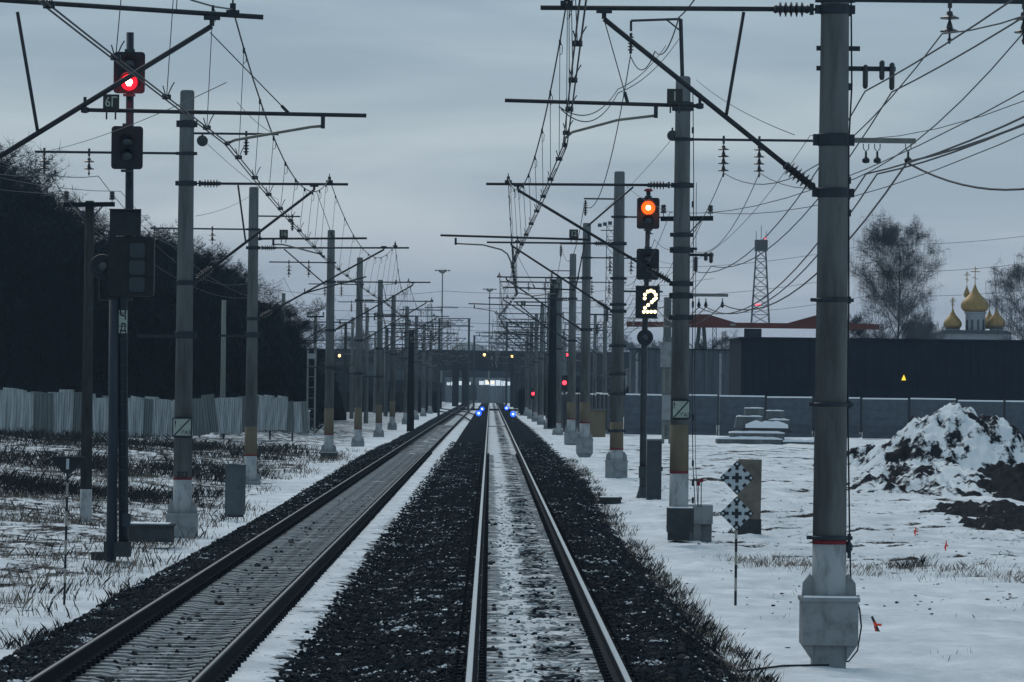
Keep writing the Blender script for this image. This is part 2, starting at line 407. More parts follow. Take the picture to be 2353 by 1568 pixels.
gm.materials.append(ground_material())
go = bpy.data.objects.new('ground', gm); COL.objects.link(go); tag(go, kind='structure')

# thin winter haze over the whole place
hz_ = MB().box((0, 2350, 20), (5300, 5700, 46)).build('haze', None); tag(hz_, kind='stuff')
hm = bpy.data.materials.new('haze'); hm.use_nodes = True
for q_ in list(hm.node_tree.nodes):
    if q_.type != 'OUTPUT_MATERIAL': hm.node_tree.nodes.remove(q_)
pv = hm.node_tree.nodes.new('ShaderNodeVolumePrincipled'); pv.inputs['Color'].default_value = (.62, .82, 1.0, 1); pv.inputs['Density'].default_value = .00013
hm.node_tree.links.new(pv.outputs['Volume'], [q_ for q_ in hm.node_tree.nodes if q_.type == 'OUTPUT_MATERIAL'][0].inputs['Volume'])
hz_.data.materials.append(hm)

# ------------------------------------------------------------------ tracks
def rail_mesh(name, x, y0, y1):
    prof = [(-.075, -.18), (.075, -.18), (.075, -.168), (.012, -.150), (.010, -.045), (.036, -.032), (.037, -.004)]
    prof = prof + [(-.037, -.004), (-.036, -.032), (-.010, -.045), (-.012, -.150), (-.075, -.168)]
    return MB().prism(prof, y0, y1)
def make_track(xc, label, headmat, first, n):
    t = thing('railway_track', label, 'railway track', (xc, 40, 0))
    for sx in (-G2, G2):
        m = MB()
        prof = [(-.075, -.18), (.075, -.18), (.075, -.168), (.012, -.150), (.010, -.045), (.036, -.032), (.037, -.006),
                (-.037, -.006), (-.036, -.032), (-.010, -.045), (-.012, -.150), (-.075, -.168)]
        rl = m.prism(prof, -30, 760).build('rail', RUST, t, loc=(sx, 0, 0))
        hw = .027 if headmat is RAILT else .014
        hd = MB().prism([(-hw - .003, -.0058), (hw + .003, -.0058), (hw, 0), (-hw, 0)], -30, 760).build('rail_head', headmat, rl)
    sl = MB()
    # a concrete sleeper: wider ends, dipped middle
    P = [(-1.35, .13), (-.45, .125), (-.35, .10), (.35, .10), (.45, .125), (1.35, .13)]
    tops = [-.185, -.185, -.205, -.205, -.185, -.185]
    vs = []; fs = []
    for (x_, w), z_ in zip(P, tops):
        vs += [(x_, -w - .015, -.36), (x_, -w, z_), (x_, w, z_), (x_, w + .015, -.36)]
    for i in range(5):
        for k in range(4):
            k2 = (k + 1) % 4; fs.append((i*4+k, (i+1)*4+k, (i+1)*4+k2, i*4+k2))
    fs += [(0, 1, 2, 3), (23, 22, 21, 20)]
    me = MB().add(vs, fs).mesh('sleeper', SLEEP)
    for k in range(n):
        o = bpy.data.objects.new('sleeper', me); COL.objects.link(o); o.parent = t
        o.location = (random.uniform(-.02, .02), first - 40 + k * .545, random.uniform(-.006, .006)); o.rotation_euler.z = random.uniform(-.006, .006)
    cl = MB()
    for k in range(int(n)):
        yk = first - 40 + k * .545
        for sx in (-G2, G2):
            for s2 in (-1, 1):
                cl.box((sx + s2 * .125, yk, -.155), (.085, .09, .05))
                cl.tube([(sx + s2 * .145, yk, -.15), (sx + s2 * .145, yk, -.10)], .017, 5)
    tag(cl.build('rail_fastenings', RUST, t), kind='stuff')
    fs_ = MB()
    for k in range(300):
        yk = first - 40 + (n + k) * .545
        fs_.box((0, yk, -.266), (1.44, .25, .1))
    tag(fs_.build('far_sleepers', SLEEP, t), kind='stuff')
    return t
make_track(XC, 'straight railway track in the middle with bright polished rails and snow between them', RAILT, 39, 298)
make_track(XL, 'left hand railway track with dull dark rails and grey snow dusted sleepers', RAILT2, 39, 298)

# ballast stones
def stones(name, zones, count, smin, smax, material, label, cat, lift=.3, flat=(1, 1, 1)):
    ph = (1 + 5 ** .5) / 2
    base = np.array([(-1, ph, 0), (1, ph, 0), (-1, -ph, 0), (1, -ph, 0), (0, -1, ph), (0, 1, ph), (0, -1, -ph), (0, 1, -ph), (ph, 0, -1), (ph, 0, 1), (-ph, 0, -1), (-ph, 0, 1)], float) / 1.9
    F = np.array([(0, 11, 5), (0, 5, 1), (0, 1, 7), (0, 7, 10), (0, 10, 11), (1, 5, 9), (5, 11, 4), (11, 10, 2), (10, 7, 6), (7, 1, 8), (3, 9, 4), (3, 4, 2), (3, 2, 6), (3, 6, 8), (3, 8, 9), (4, 9, 5), (2, 4, 11), (6, 2, 10), (8, 6, 7), (9, 8, 1)])
    V = np.zeros((count, 12, 3)); 
    wts = np.array([(z[1] - z[0]) for z in zones]); wts = wts / wts.sum()
    zi = rng.choice(len(zones), count, p=wts)
    for i in range(count):
        z = zones[zi[i]]
        x_ = rng.uniform(z[0], z[1]); 
        u = rng.random(); y_ = z[2] * (z[3] / z[2]) ** u
        s_ = rng.uniform(smin, smax)
        if x_ > 4.5: y_ += -1.3 * math.sin(.35 * x_) + rng.normal(0, 1)
        elif x_ > 2 or x_ < -5: x_ += .38 * fnoise(0, y_, .22) + rng.normal(0, .07)
        elif x_ < -1.6: x_ += abs(rng.normal(0, .12))
        sc3 = s_ * rng.uniform(.6, 1.25, 3)
        a = rng.uniform(0, 6.28, 3)
        M = np.array(Euler(a).to_matrix())
        V[i] = ((base * rng.uniform(.8, 1.2, (12, 1)) * sc3) @ M.T) * flat + np.array((x_, y_, ground(x_, y_) + s_ * lift))
    Fs = (F[None] + (np.arange(count) * 12)[:, None, None]).reshape(-1, 3)
    me = bpy.data.meshes.new(name); me.from_pydata(V.reshape(-1, 3).tolist(), [], Fs.tolist()); me.materials.append(material); me.update()
    o = bpy.data.objects.new(name, me); COL.objects.link(o)
    return tag(o, label, cat, kind='stuff')
stones('ballast', [(-6.0, -4.5, 41, 250), (-2.15, -.45, 41, 250), (-.45, -.22, 41, 150), (1.42, 2.95, 41, 250), (-5.0, -4.4, 41, 90)], 78000, .014, .038, STONE,
       'dark wet crushed stone ballast beside and between the rails', 'ballast')
stones('coarse_ballast', [(-5.8, -4.5, 41, 110), (-2.15, -.45, 41, 110), (1.42, 2.95, 41, 110), (-4.1, -3.7, 41, 100), (-.05, .15, 41, 100)], 1200, .025, .055, mat('grey_ballast_stone', (.045, .048, .050), .9, .6, 1.5, .2, 60, spec=.05),
       'larger grey stones scattered over the ballast', 'ballast')
stones('soil_clods', [(4.6, 12, 72, 84), (5, 24, 88, 150), (5, 24, 88, 150), (3.3, 6, 60, 130)], 650, .008, .026, DIRT, 'dark frozen clods of soil lying on the snow of the right field', 'soil clods', .3, (1.6, 1.4, .6))
stones('snow_crumbs', [(-2.7, -1.6, 41, 120), (1.5, 2.9, 41, 110), (-2.1, -.5, 41, 120), (-5.8, -4.6, 41, 110)], 1500, .010, .035, SNOWM,
       'small flat patches of snow lying on the dark ballast', 'snow crumbs', .1, (1.5, 1.5, .45))
stones('snow_lumps', [(-.1, 1.28, 41, 140)], 1700, .012, .040, SNOWG, 'lumps of grey crusted snow between the rails of the middle track', 'snow lumps', .1, (1.3, 1.3, .7))
stones('bed_stones', [(.2, 1.25, 41, 120), (-4.15, -2.85, 41, 130)], 650, .014, .036, STONE, 'dark stones lying in the snow between the rails', 'stones', .2)
for (px, py, r_) in ((1417, 1458, .09), (1290, 1447, .10), (1255, 1430, .07), (1330, 1478, .11), (1365, 1502, .12), (1490*.0+1225, 1440, .06), (1208, 1400, .05)):
    pass

# ------------------------------------------------------------------ grass and weeds
def blades(name, spots, material, label, cat):
    vs = []; fs = []
    for (x_, y_, n_, hmin, hmax, spread, w) in spots:
        for k in range(n_):
            bx = x_ + random.gauss(0, spread); by = y_ + random.gauss(0, spread * 1.5)
            z_ = ground(bx, by) - .02; h_ = random.uniform(hmin, hmax); a = random.uniform(0, math.pi)
            lx = random.gauss(.05, .36) * h_; ly = random.gauss(0, .3) * h_; ww = w * random.uniform(.6, 1.4)
            i = len(vs); dx = math.cos(a) * ww; dy = math.sin(a) * ww
            vs += [(bx - dx, by - dy, z_), (bx + dx, by + dy, z_), (bx + lx * .4 + dx * .6, by + ly * .4, z_ + h_ * .6), (bx + lx, by + ly, z_ + h_)]
            fs += [(i, i + 1, i + 2), (i, i + 2, i + 3)]
    me = bpy.data.meshes.new(name); me.from_pydata(vs, [], fs); me.materials.append(material); me.update()
    o = bpy.data.objects.new(name, me); COL.objects.link(o); return tag(o, label, cat, kind='stuff')
dark = []; tan = []
for k in range(2200):      # left verge
    y_ = 62 * (230 / 62) ** random.random(); x_ = random.uniform(-27, -6.6)
    if fnoise(x_, y_, .10) + fnoise(x_ + 40, y_, .45) * .6 < -.08: continue
    (dark if random.random() < .45 else tan).append((x_, y_, 26, .05, .28, .28, .0035 + y_ * .00004))
for k in range(1000):       # dark overgrown belts under the fence
    y_ = random.choice((random.gauss(208, 9), random.gauss(165, 6), random.gauss(135, 3))); x_ = random.uniform(-30, -8.5)
    dark.append((x_, y_, 30, .12, .45, .4, .008))
for k in range(420):       # right edge of the ballast
    y_ = 50 * (180 / 50) ** random.random(); x_ = random.gauss(3.2, .14)
    (dark if random.random() < .7 else tan).append((x_, y_, 14, .04, .20, .09, .003))
for k in range(260):       # grassy strip across the field on the right
    x_ = random.uniform(5.0, 14); y_ = 92 + (x_ - 5) * -1.1 + random.gauss(0, 2.0)
    tan.append((x_, y_, 16, .04, .17, .25, .0035))
for k in range(160):
    x_ = random.uniform(4.2, 22); y_ = random.uniform(58, 230)
    (tan if random.random() < .5 else dark).append((x_, y_, 9, .03, .13, .2, .003))
for (px, py, d) in ((90, 1400, 62), (105, 1395, 62), (35, 1440, 60), (260, 1350, 66), (285, 1345, 67), (1640, 1440, 60), (1600, 1380, 64), (1565, 1520, 56), (1690, 1090, 110), (520, 1170, 118), (2080, 1225, 88), (2110, 1215, 90)):
    p = W(px, py, d); dark.append((p.x, d, 80, .06, .26, .14, .0035))
blades('dark_weeds', dark, GRASSD, 'dark dead weed stalks poking through the snow of the verges', 'weeds')
blades('dry_grass', tan, GRASST, 'tan dry grass tufts poking through the snow beside the line', 'grass')

# ------------------------------------------------------------------ insulators
def ribs(mb, a, b, n, r_in, r_out, seg=12):
    """ribbed insulator between two points"""
    a = Vector(a); b = Vector(b); t = b - a; ln = t.length
    q = t.to_track_quat('Z', 'Y').to_matrix()
    prof = [(r_in * .9, 0), (r_in * 1.3, .06 * ln), (r_in, .12 * ln)]
    st = .76 * ln / n
    for k in range(n):
        h0 = .12 * ln + k * st
        prof += [(r_in, h0 + st * .25), (r_out, h0 + st * .45), (r_out * .97, h0 + st * .6), (r_in, h0 + st * .85)]
    prof += [(r_in, .88 * ln), (r_in * 1.3, .94 * ln), (r_in * .9, ln)]
    mb.lathe(prof, seg, a, M=q); return mb
def disc_string(mb, top, n, pitch=.15, r=.13, seg=14):
    """cap and pin discs hanging from top"""
    x_, y_, z_ = top
    prof = [(.012, 0), (.012, -.08)]
    for k in range(n):
        z0 = -.08 - k * pitch
        prof += [(.035, z0 - .005), (.045, z0 - .05), (r, z0 - .085), (r * .96, z0 - .10), (.03, z0 - .11), (.014, z0 - .115)]
    prof += [(.014, -.08 - n * pitch), (.03, -.10 - n * pitch), (.01, -.16 - n * pitch)]
    mb.lathe(prof, seg, top); return Vector((x_, y_, z_ - .15 - n * pitch))

# ------------------------------------------------------------------ catenary masts
def frustum(name, material, parent, z0, z1, rf, n=20):
    return MB().lathe([(rf(z0), z0), (rf(z1), z1)], n).build(name, material, parent, smooth=True)
MESS = {'L': [], 'R': []}; CONT = {'L': [], 'R': []}; FEED = {'L1': [], 'L2': [], 'R1': [], 'R2': []}
def mast(label, X, d, side, zg=None, top=9.9, tube=None, strut=None, brace=None, reg=None, hang=None, arm=None, mess=None, field=None,
         white=1.15, beige=0, sign=None, detail=2, discs=2, dx=0.0, footing=True, r0=.225):
    """side=+1: mast on the right, cantilever reaches to -x.  Coordinates of the cantilever are world coordinates (x, z)."""
    if zg is None: zg = ground(X, d, False)
    t = thing('catenary_mast', label, 'catenary mast', (X, d, zg), 'concrete masts along the railway')
    H = top - zg
    rf = lambda z: r0 - (r0 - .165) * (z / 10.6)
    n = 24 if detail > 1 else 12
    def loc(p): return Vector((p[0] - X, (p[2] if len(p) > 2 else 0), p[1] - zg))
    z1 = white; z2 = white + .05; z3 = z2 + beige
    frustum('painted_base', WHITE, t, .0, z1, rf, n)
    MB().lathe([(rf(z1) + .004, z1), (rf(z2) + .004, z2)], n).build('red_band', REDP, t, smooth=True)
    if beige: frustum('beige_section', BEIGE, t, z2, z3, rf, n)
    MB().lathe([(rf(z3), z3), (rf(H), H - .04), (rf(H) - .03, H)], n).build('pole', CONC, t, smooth=True)
    if footing:
        f = MB(); w = .36
        f.box((0, 0, -.10), (.71, .62, .56)); f.box((0, 0, -.55), (.42, .42, .60))
        f.box((0, 0, .20), (.75, .66, .05))
        for s in (-1, 1):
            f.prism([(s * .20, .226), (s * .345, .226), (s * .335, .40), (s * .245, .52), (s * .20, .46)], -.07, .07)
            f.prism([(s * .212, -.382), (s * .35, -.382), (s * .212, -.58)], -.25, .25)
        f.build('footing', CONCL if detail > 1 else CONCL, t)
    def band(z_, h_=.12, wing=0):
        b = MB().lathe([(rf(z_) + .012, z_ - h_/2), (rf(z_) + .022, z_ - h_/2 + .01), (rf(z_) + .022, z_ + h_/2 - .01), (rf(z_) + .012, z_ + h_/2)], n)
        for s in (-1, 1):
            b.box((s * (rf(z_) + .045), 0, z_), (.06, .10, h_ * .9))
        b.build('clamp_band', STEEL, t, smooth=False)
    s = -side    # direction of the cantilever
    if tube:
        (xa, za), (xb, zb) = tube       # xa end over the track, xb at the mast
        pb = loc((xb, zb)); pa = loc((xa, za)); band(pb.z)
        u = (pa - pb).normalized()
        i0 = pb + u * .16; i1 = pb + u * .62
        tb = MB().tube([i1, pa], .032, 10)
        to = tb.build('cantilever_tube', TUBEC, t, smooth=True)
        ribs(MB(), i0, i1, 5, .045, .10).build('insulator', PORC, to)
        ck = MB().box((i0.x - u.x * .03, 0, i0.z), (.05, .08, .14)); ck.tube([pb, i0], .022, 6); ck.build('clevis', STEEL, to)
        if mess:
            mp_ = loc(mess); c = MB(); c.box(mp_ + Vector((0, 0, .03)), (.16, .09, .07)); c.box(mp_ + Vector((0, 0, .10)), (.07, .06, .10)); c.tube([mp_ + Vector((0, 0, .1)), mp_ + Vector((0, 0, .22))], .012, 5)
            c.build('messenger_clamp', STEEL, to)
    if strut:
        pa = loc(strut[0]); pb = loc(strut[1]); band(pb.z); u = (pa - pb).normalized()
        i0 = pb + u * .10; i1 = pb + u * .58
        so_ = MB().tube([i1, pa], .034, 10).build('strut', TUBEC, t, smooth=True)
        ribs(MB(), i0, i1, 6, .045, .10).build('insulator', PORC, so_)
        jo = MB().tube([pa, pa + Vector((0, 0, .09))], .03, 6); jo.box(pa + Vector((0, 0, .10)), (.20, .09, .05)); jo.tube([pb, i0], .03, 6); jo.build('joint', STEEL, so_)
    if brace:
        a, b = loc(brace[0]), loc(brace[1])
        MB().tube([a, a.lerp(b, .95), b], .022, 8).build('brace', TUBEC, t, smooth=True)
    if reg:
        a, b = loc(reg[0]), loc(reg[1])
        ro = MB().tube([a, b], .026, 10).build('registration_tube', TUBEC, t, smooth=True)
        e_ = MB().lathe([(.02, -.04), (.05, -.03), (.05, .03), (.02, .04)], 8, b); e_.tube([b, b + Vector((0, 0, .16))], .02, 6); e_.build('coupling', STEEL, ro)
        if sign:
            txt, sx_, sz_ = sign; p = loc((sx_, sz_)); 
            bo = MB(); bo.box(p + Vector((0, -.05, .10)), (.20, .012, .20)); bo.box(p + Vector((-.055, -.05, -.04)), (.02, .02, .14)); bo.box(p + Vector((.055, -.05, -.04)), (.02, .02, .14))
            bp_ = bo.build('number_plate', mat('dull_plate', (.035, .042, .045), .7, .2, 8, 0), ro)
            text_mesh(txt, .17, .002, 'number', SIGN, bp_, p + Vector((0, -.062, .10)), .002, .85)
    if hang:
        a, b = loc(hang[0]), loc(hang[1]); 
        h_ = MB().tube([a, b], .007, 5); h_.tube([b, b + (a - b).normalized() * .14], .022, 6); h_.build('hanger_wire', WIRE, t)
    if arm:
        pts = [loc(p) for p in arm]
        ao = MB().tube(pts, .018, 8).build('steady_arm', ARMC, t, smooth=True)
        MB().box(pts[0] + Vector((0, 0, .05)), (.05, .05, .16)).build('arm_joint', STEEL, ao); MB().box(pts[-1], (.06, .10, .05)).build('wire_clip', STEEL, ao)
    if field:
        zf, xe, ins = field
        p0 = Vector((0, 0, zf - zg)); p1 = loc((xe, zf)); band(p0.z, .08)
        fo = MB().box((p0 + p1) / 2 + Vector((0, -rf(p0.z) * 0, 0)), (abs(p1.x) + .1, .05, .055)).build('field_crossarm', STEEL, t)
        for xi in ins:
            m_ = MB(); m_.box(loc((xi, zf)), (.05, .08, .18)); e_ = disc_string(m_, loc((xi, zf - .05)), discs, .16 if discs > 2 else .17, .125)
            m_.build('hanging_insulator', PORC, fo)
    t['mx'] = 0; del t['mx']
    return t, band, loc, rf, zg

def wx(px, py, d): p = W(px, py, d); return (p.x, p.z)
def track_mast(kind, d, X, label, sign, **kw):
    """generic mast; stagger alternates"""
    side = 1 if kind == 'R' else -1
    xc = XC if kind == 'R' else XL
    st = kw.pop('st', 1)
    s = -side
    pole_edge = X + s * .19
    end = xc + s * (.75 if st > 0 else .35) 
    zt = 7.55
    messx = xc + st * .25 * side
    strut_top = xc - s * .05
    sb = 5.35
    def on_strut(x_): 
        u = (x_ - pole_edge) / (strut_top - pole_edge); return sb + (zt - .1 - sb) * u
    rx = X + s * (1.45 if st > 0 else 1.9)
    rz = on_strut(rx) - .12
    rend = xc + s * (.2 if st > 0 else 1.55)
    if st > 0: arm = [(rx + s * .55, rz - .12), (messx + side * .5, rz - .22), (messx, 5.93), (messx, 5.86)]
    else: arm = [(rend - s * .25, rz - .12), (rend - s * 1.1, rz - .25), (messx, 5.9), (messx, 5.84)]
    m = mast(label, X, d, side, tube=[(end, zt + random.uniform(-.05, .05)), (pole_edge, zt)], strut=[(strut_top, zt - .1), (pole_edge, sb)],
             brace=[(lerp(pole_edge, strut_top, .28), zt - .03), (lerp(pole_edge, strut_top, .36), on_strut(lerp(pole_edge, strut_top, .36)))],
             reg=[(rend, rz + .06), (rx, rz)], hang=[(strut_top + side * .05, zt - .15), (lerp(rend, rx, .45), rz + .04)], arm=arm, mess=(messx, zt),
             field=(8.42, X + side * 2.75, [X + side * 1.0, X + side * 1.9]), sign=(sign, lerp(rend, rx, .75), rz) if sign else None, **kw)
    MESS[kind].append(Vector((messx, d, zt + .1))); CONT[kind].append(Vector((messx, d, 5.88)))
    return m

# --- left hand masts
D0 = 55; X0 = -7.3
a = wx(605, 40, D0); mst, band, loc, rf, zg = mast('grey concrete mast just past the left frame edge holding the nearest left cantilever', X0, D0, -1,
    tube=[a, (X0 + .2, wx(0, 20, D0)[1] + .16)], strut=[wx(487, 60, D0), (X0 + .2, 4.92)], brace=[wx(40, 28, D0), wx(87, 305, D0)],
    reg=[wx(842, 266, D0), wx(195, 253, D0)], hang=[wx(483, 75, D0), wx(665, 262, D0)],
    arm=[wx(742, 290, D0), wx(715, 292, D0), wx(540, 322, D0), wx(522, 330, D0)], mess=wx(535, 36, D0), field=(8.42, X0 - 3.3, [X0 - 2.2, X0 - 3.2]), sign=('6Г', wx(256, 255, D0)[0], wx(256, 255, D0)[1]))
p = W(535, 22, D0); MESS['L'].append(p); p = W(522, 332, D0); CONT['L'].append(p)
D1 = 105; b1 = W(418, 1236, D1); X1 = b1.x
mst, band, loc, rf, zg = mast('tall left mast with the number 303 and a square gas warning sign', X1, D1, -1, zg=b1.z + .35, top=W(437, 208, D1).z, white=1.02,
    tube=[wx(800, 424, D1), (X1 + .19, wx(455, 422, D1)[1])], strut=[wx(722, 437, D1), (X1 + .19, wx(440, 650, D1)[1])], brace=[wx(547, 426, D1), wx(565, 560, D1)],
    reg=[wx(843, 548, D1), wx(597, 549, D1)], hang=[wx(727, 440, D1), wx(765, 547, D1)], arm=[wx(628, 562, D1), wx(650, 562, D1), wx(735, 584, D1), wx(744, 590, D1)],
    mess=wx(757, 421, D1), field=(W(250, 351, D1).z, W(85, 346, D1).x, [W(102, 346, D1).x, W(205, 350, D1).x]), sign=('16', W(652, 548, D1).x, W(652, 548, D1).z))
MESS['L'].append(W(757, 412, D1)); CONT['L'].append(W(744, 592, D1)); MAST_L1 = mst
def add_small_arm(mst, loc, rf, x0, x1, z, kind=0, ins=()):
    o = MB().box(((x0 + x1) / 2 - mst.location.x, 0, z - mst.location.z), (abs(x1 - x0), .045, .05)).build('small_crossarm', STEEL, mst)
    for xi in ins:
        m_ = MB(); p = Vector((xi - mst.location.x, 0, z - mst.location.z))
        m_.box(p, (.05, .07, .14)); ribs(m_, p + Vector((0, 0, -.12)), p + Vector((0, 0, -.5)), 4, .03, .075); m_.build('hanging_insulator', PORC, o)
    return o
q0 = W(455, 306, D1); q1 = W(640, 309, D1); add_small_arm(mst, loc, rf, X1, q1.x, q1.z, ins=[W(566, 306, D1).x])
def tension_wheel(mst, p, r):
    m_ = MB(); c = p - mst.location
    m_.lathe([(r * .3, -.06), (r, -.05), (r * .85, -.01), (r * .85, .01), (r, .05), (r * .3, .06)], 20, c, axis='Y'); m_.box(c + Vector((0, 0, r * .9)), (.04, .05, r * 1.2))
    m_.build('tension_wheel', STEELG, mst)
tension_wheel(mst, W(465, 324, D1), .13)
for zz in (W(430, 770, D1).z, W(430, 285, D1).z): band(zz - zg, .17)
# cross bar at 770
MB().box(W(370, 773, D1) - mst.location, (1.15, .05, .07)).build('cable_bar', STEEL, mst)
text_mesh('303', .21, .002, 'number', BLACK, mst, Vector((0, -.222, W(420, 1092, D1).z - zg)), .003, .9)
def gas_sign(mst, p, r, w=.46, h=.44):
    c = p - mst.location; c.y = -r - .03
    g = MB().box(c, (w, .014, h)).build('warning_sign', BLACK, mst)
    MB().box(c + Vector((0, -.009, 0)), (w - .05, .006, h - .05)).build('sign_face', SIGN, g)
    MB().prism([(-w/2+.03, -h/2+.03), (-w/2+.07, -h/2+.03), (w/2-.03, h/2-.03), (w/2-.07, h/2-.03)], 0, .004).build('diagonal_stripe', BLACK, g, loc=c + Vector((0, -.018, 0)))
    text_mesh('ГАЗ', .115, .002, 'word', BLACK, g, c + Vector((.10, -.016, -.125)), .001)
    text_mesh('!', .19, .002, 'exclamation_mark', BLACK, g, c + Vector((-.155, -.016, .08)), .004)
    for zz in (h/2 + .015, -h/2 - .015): MB().lathe([(r + .006, -.02), (r + .02, -.015), (r + .02, .015), (r + .006, .02)], 20, (0, 0, c.z + zz)).build('sign_strap', STEEL, g)
gas_sign(MAST_L1, W(420, 982, D1), .20)
D2 = 156; b2 = W(575, 1140, D2)
mst, band, loc, rf, zg = mast('concrete mast with beige ring behind the grey cabinet on the left verge', b2.x, D2, -1, zg=b2.z + .3, top=W(584, 430, D2).z, white=1.1, beige=.98,
    tube=[wx(940, 570, D2), (b2.x + .18, wx(600, 570, D2)[1])], strut=[wx(882, 574, D2), (b2.x + .18, wx(600, 733, D2)[1])], brace=[wx(653, 573, D2), wx(742, 649, D2)],
    reg=[wx(842, 636, D2), wx(700, 646+28, D2)], hang=None, arm=[wx(910, 652, D2), wx(880, 655, D2), wx(880, 690, D2), wx(880, 697, D2)][:2] + [wx(890, 700, D2)],
    mess=wx(908, 568, D2), field=(W(450, 526, D2).z, W(348, 523, D2).x, [W(355, 523, D2).x, W(488, 526, D2).x]), sign=None)
MESS['L'].append(W(908, 562, D2)); CONT['L'].append(W(890, 700, D2)); MAST_L2 = mst
add_small_arm(mst, loc, rf, b2.x, W(690, 498, D2).x, W(690, 498, D2).z, ins=[W(672, 498, D2).x])
band(W(575, 770, D2).z - zg, .2); MB().box(W(545, 772, D2) - mst.location, (1.3, .05, .08)).build('cable_bar', STEEL, mst)
leftlab = ['concrete mast above the small dark relay platform, left of the left track', 'fourth concrete mast in sight down the left side of the line, dark top',
           'fifth concrete mast in sight down the left side of the line', 'sixth and slimmer looking concrete mast down the left side of the line',
           'seventh concrete mast of the left row, just past the yard entry', 'eighth concrete mast of the left row', 'ninth concrete mast of the left row', 'tenth and farthest concrete mast of the left row']
for i, (d, px, py) in enumerate(((202, 755, 1058), (244, 822, 1035), (294, 870, 1012), (341, 901, 992), (388, 0, 0), (438, 0, 0), (490, 0, 0), (545, 0, 0))):
    if px: b_ = W(px, py, d); X = b_.x; zz = b_.z + .2
    else: X = -7.3; zz = -.3
    m_ = track_mast('L', d, X, leftlab[i], ('8', '10', '12', '14', None, None, None, None)[i], st=1 if i % 2 == 0 else -1, zg=zz, beige=(1.15 if i < 4 else 0), white=.95, detail=1, discs=3)
    if i < 3: m_[1](4.0, .16); MB().box(Vector((-.35, 0, 4.0)), (1.3, .05, .07)).build('cable_bar', STEEL, m_[0])

# --- right hand masts
E1 = 57; c1 = W(1903, 1532, E1)
mst, band, loc, rf, zg = mast('largest and nearest concrete mast on the right with white base on a stepped footing', c1.x, E1, 1, zg=W(1903, 1412, E1).z, white=W(1903, 1250, E1).z - W(1903, 1412, E1).z, r0=.222,
    tube=[wx(1242, 18, E1), (c1.x - .17, wx(1885, 22, E1)[1])], strut=[wx(1388, 44, E1), (c1.x - .17, wx(1868, 443, E1)[1])], brace=[wx(1709, 28, E1), wx(1668, 270, E1)],
    reg=[wx(1160, 231, E1), wx(1608, 244, E1)], hang=[wx(1390, 52, E1), wx(1442, 236, E1)],
    arm=[wx(1507, 266, E1), wx(1420, 276, E1), wx(1315, 304, E1), wx(1298, 318, E1), wx(1297, 334, E1)], mess=wx(1302, 14, E1),
    field=(7.80, c1.x + 2.6, [c1.x + 1.47, c1.x + 2.42]), sign=('1', wx(1550, 241, E1)[0], wx(1550, 241, E1)[1]))
MAST_R1 = mst
MESS['R'].append(W(1302, 6, E1)); CONT['R'].append(W(1298, 336, E1))
for yy_, hh in ((322, .16), (690, .05), (930, .05), (1236, .05)): band(W(1910, yy_, E1).z - zg, hh)
lb0 = W(1950, 322, E1); lb1 = W(2104, 325, E1)
lo = MB().box((lb0.lerp(lb1, .5) - mst.location), (lb1.x - lb0.x, .06, .065)).build('lower_crossarm', STEELP, mst)
for px in (1990, 2016, 2087):
    c = W(px, 340, E1) - mst.location; m_ = MB()
    m_.tube([c + Vector((-.035, 0, .05)), c + Vector((-.035, 0, -.01)), c + Vector((0, 0, -.05)), c + Vector((.035, 0, -.01)), c + Vector((.035, 0, .05))], .007, 6)
    m_.tube([c + Vector((0, 0, -.05)), c + Vector((0, 0, -.13))], .014, 6); m_.lathe([(.01, -.20), (.045, -.19), (.05, -.15), (.02, -.12)], 10, c)
    m_.build('cable_clamp', STEEL, lo)
for yy_, px1 in ((112, 1976), (158, 2058)):
    z_ = W(1950, yy_, E1).z; x1_ = W(px1, yy_, E1).x
    o = MB().box(((x1_ + W(1876, yy_, E1).x) / 2 - c1.x, .0, z_ - zg), (x1_ - W(1876, yy_, E1).x, .05, .06)).build('bolted_bar', STEEL, mst)
    if px1 > 2000:
        for pxi, l0, l1 in ((1988, 150, 205), (2026, 140, 185), (2049, 145, 208)):
            t0 = W(pxi, l0, E1) - mst.location; t1 = W(pxi, l1, E1) - mst.location
            MB().lathe([(.02, t1.z), (.035, t1.z + .03), (.035, t0.z - .02), (.02, t0.z)], 10, (t0.x, -.05, 0)).build('spool_insulator', PORC, o)
# down cable with weight
pts = [W(1955, -60, E1), W(1957, 200, E1), W(1950, 330, E1), W(1950, 690, E1), W(1948, 940, E1), W(1952, 1235, E1), W(1955, 1345, E1), W(1975, 1400, E1), W(1979, 1440, E1), W(1970, 1495, E1), W(1950, 1520, E1), W(1900, 1521, E1)]
cb = MB(); cb.tube([p - mst.location + Vector((0, -.02, 0)) for p in pts], .011, 6); co = cb.build('down_cable', BLACK, mst, smooth=True)
m_ = MB()
for yy_ in (30, 200, 415, 490, 690, 930, 1235, 1275): m_.box(W(1951, yy_, E1) - mst.location + Vector((0, -.02, 0)), (.045, .05, .09))
m_.lathe([(.01, -.09), (.05, -.03), (.05, .03), (.01, .09)], 10, W(1950, 1258, E1) - mst.location + Vector((0, -.02, 0))); m_.build('cable_cleat', STEEL, co)
# the snow cap on the footing
MB().box((0, -.28, .235), (.68, .10, .02)).build('snow_cap', SNOWM, mst)

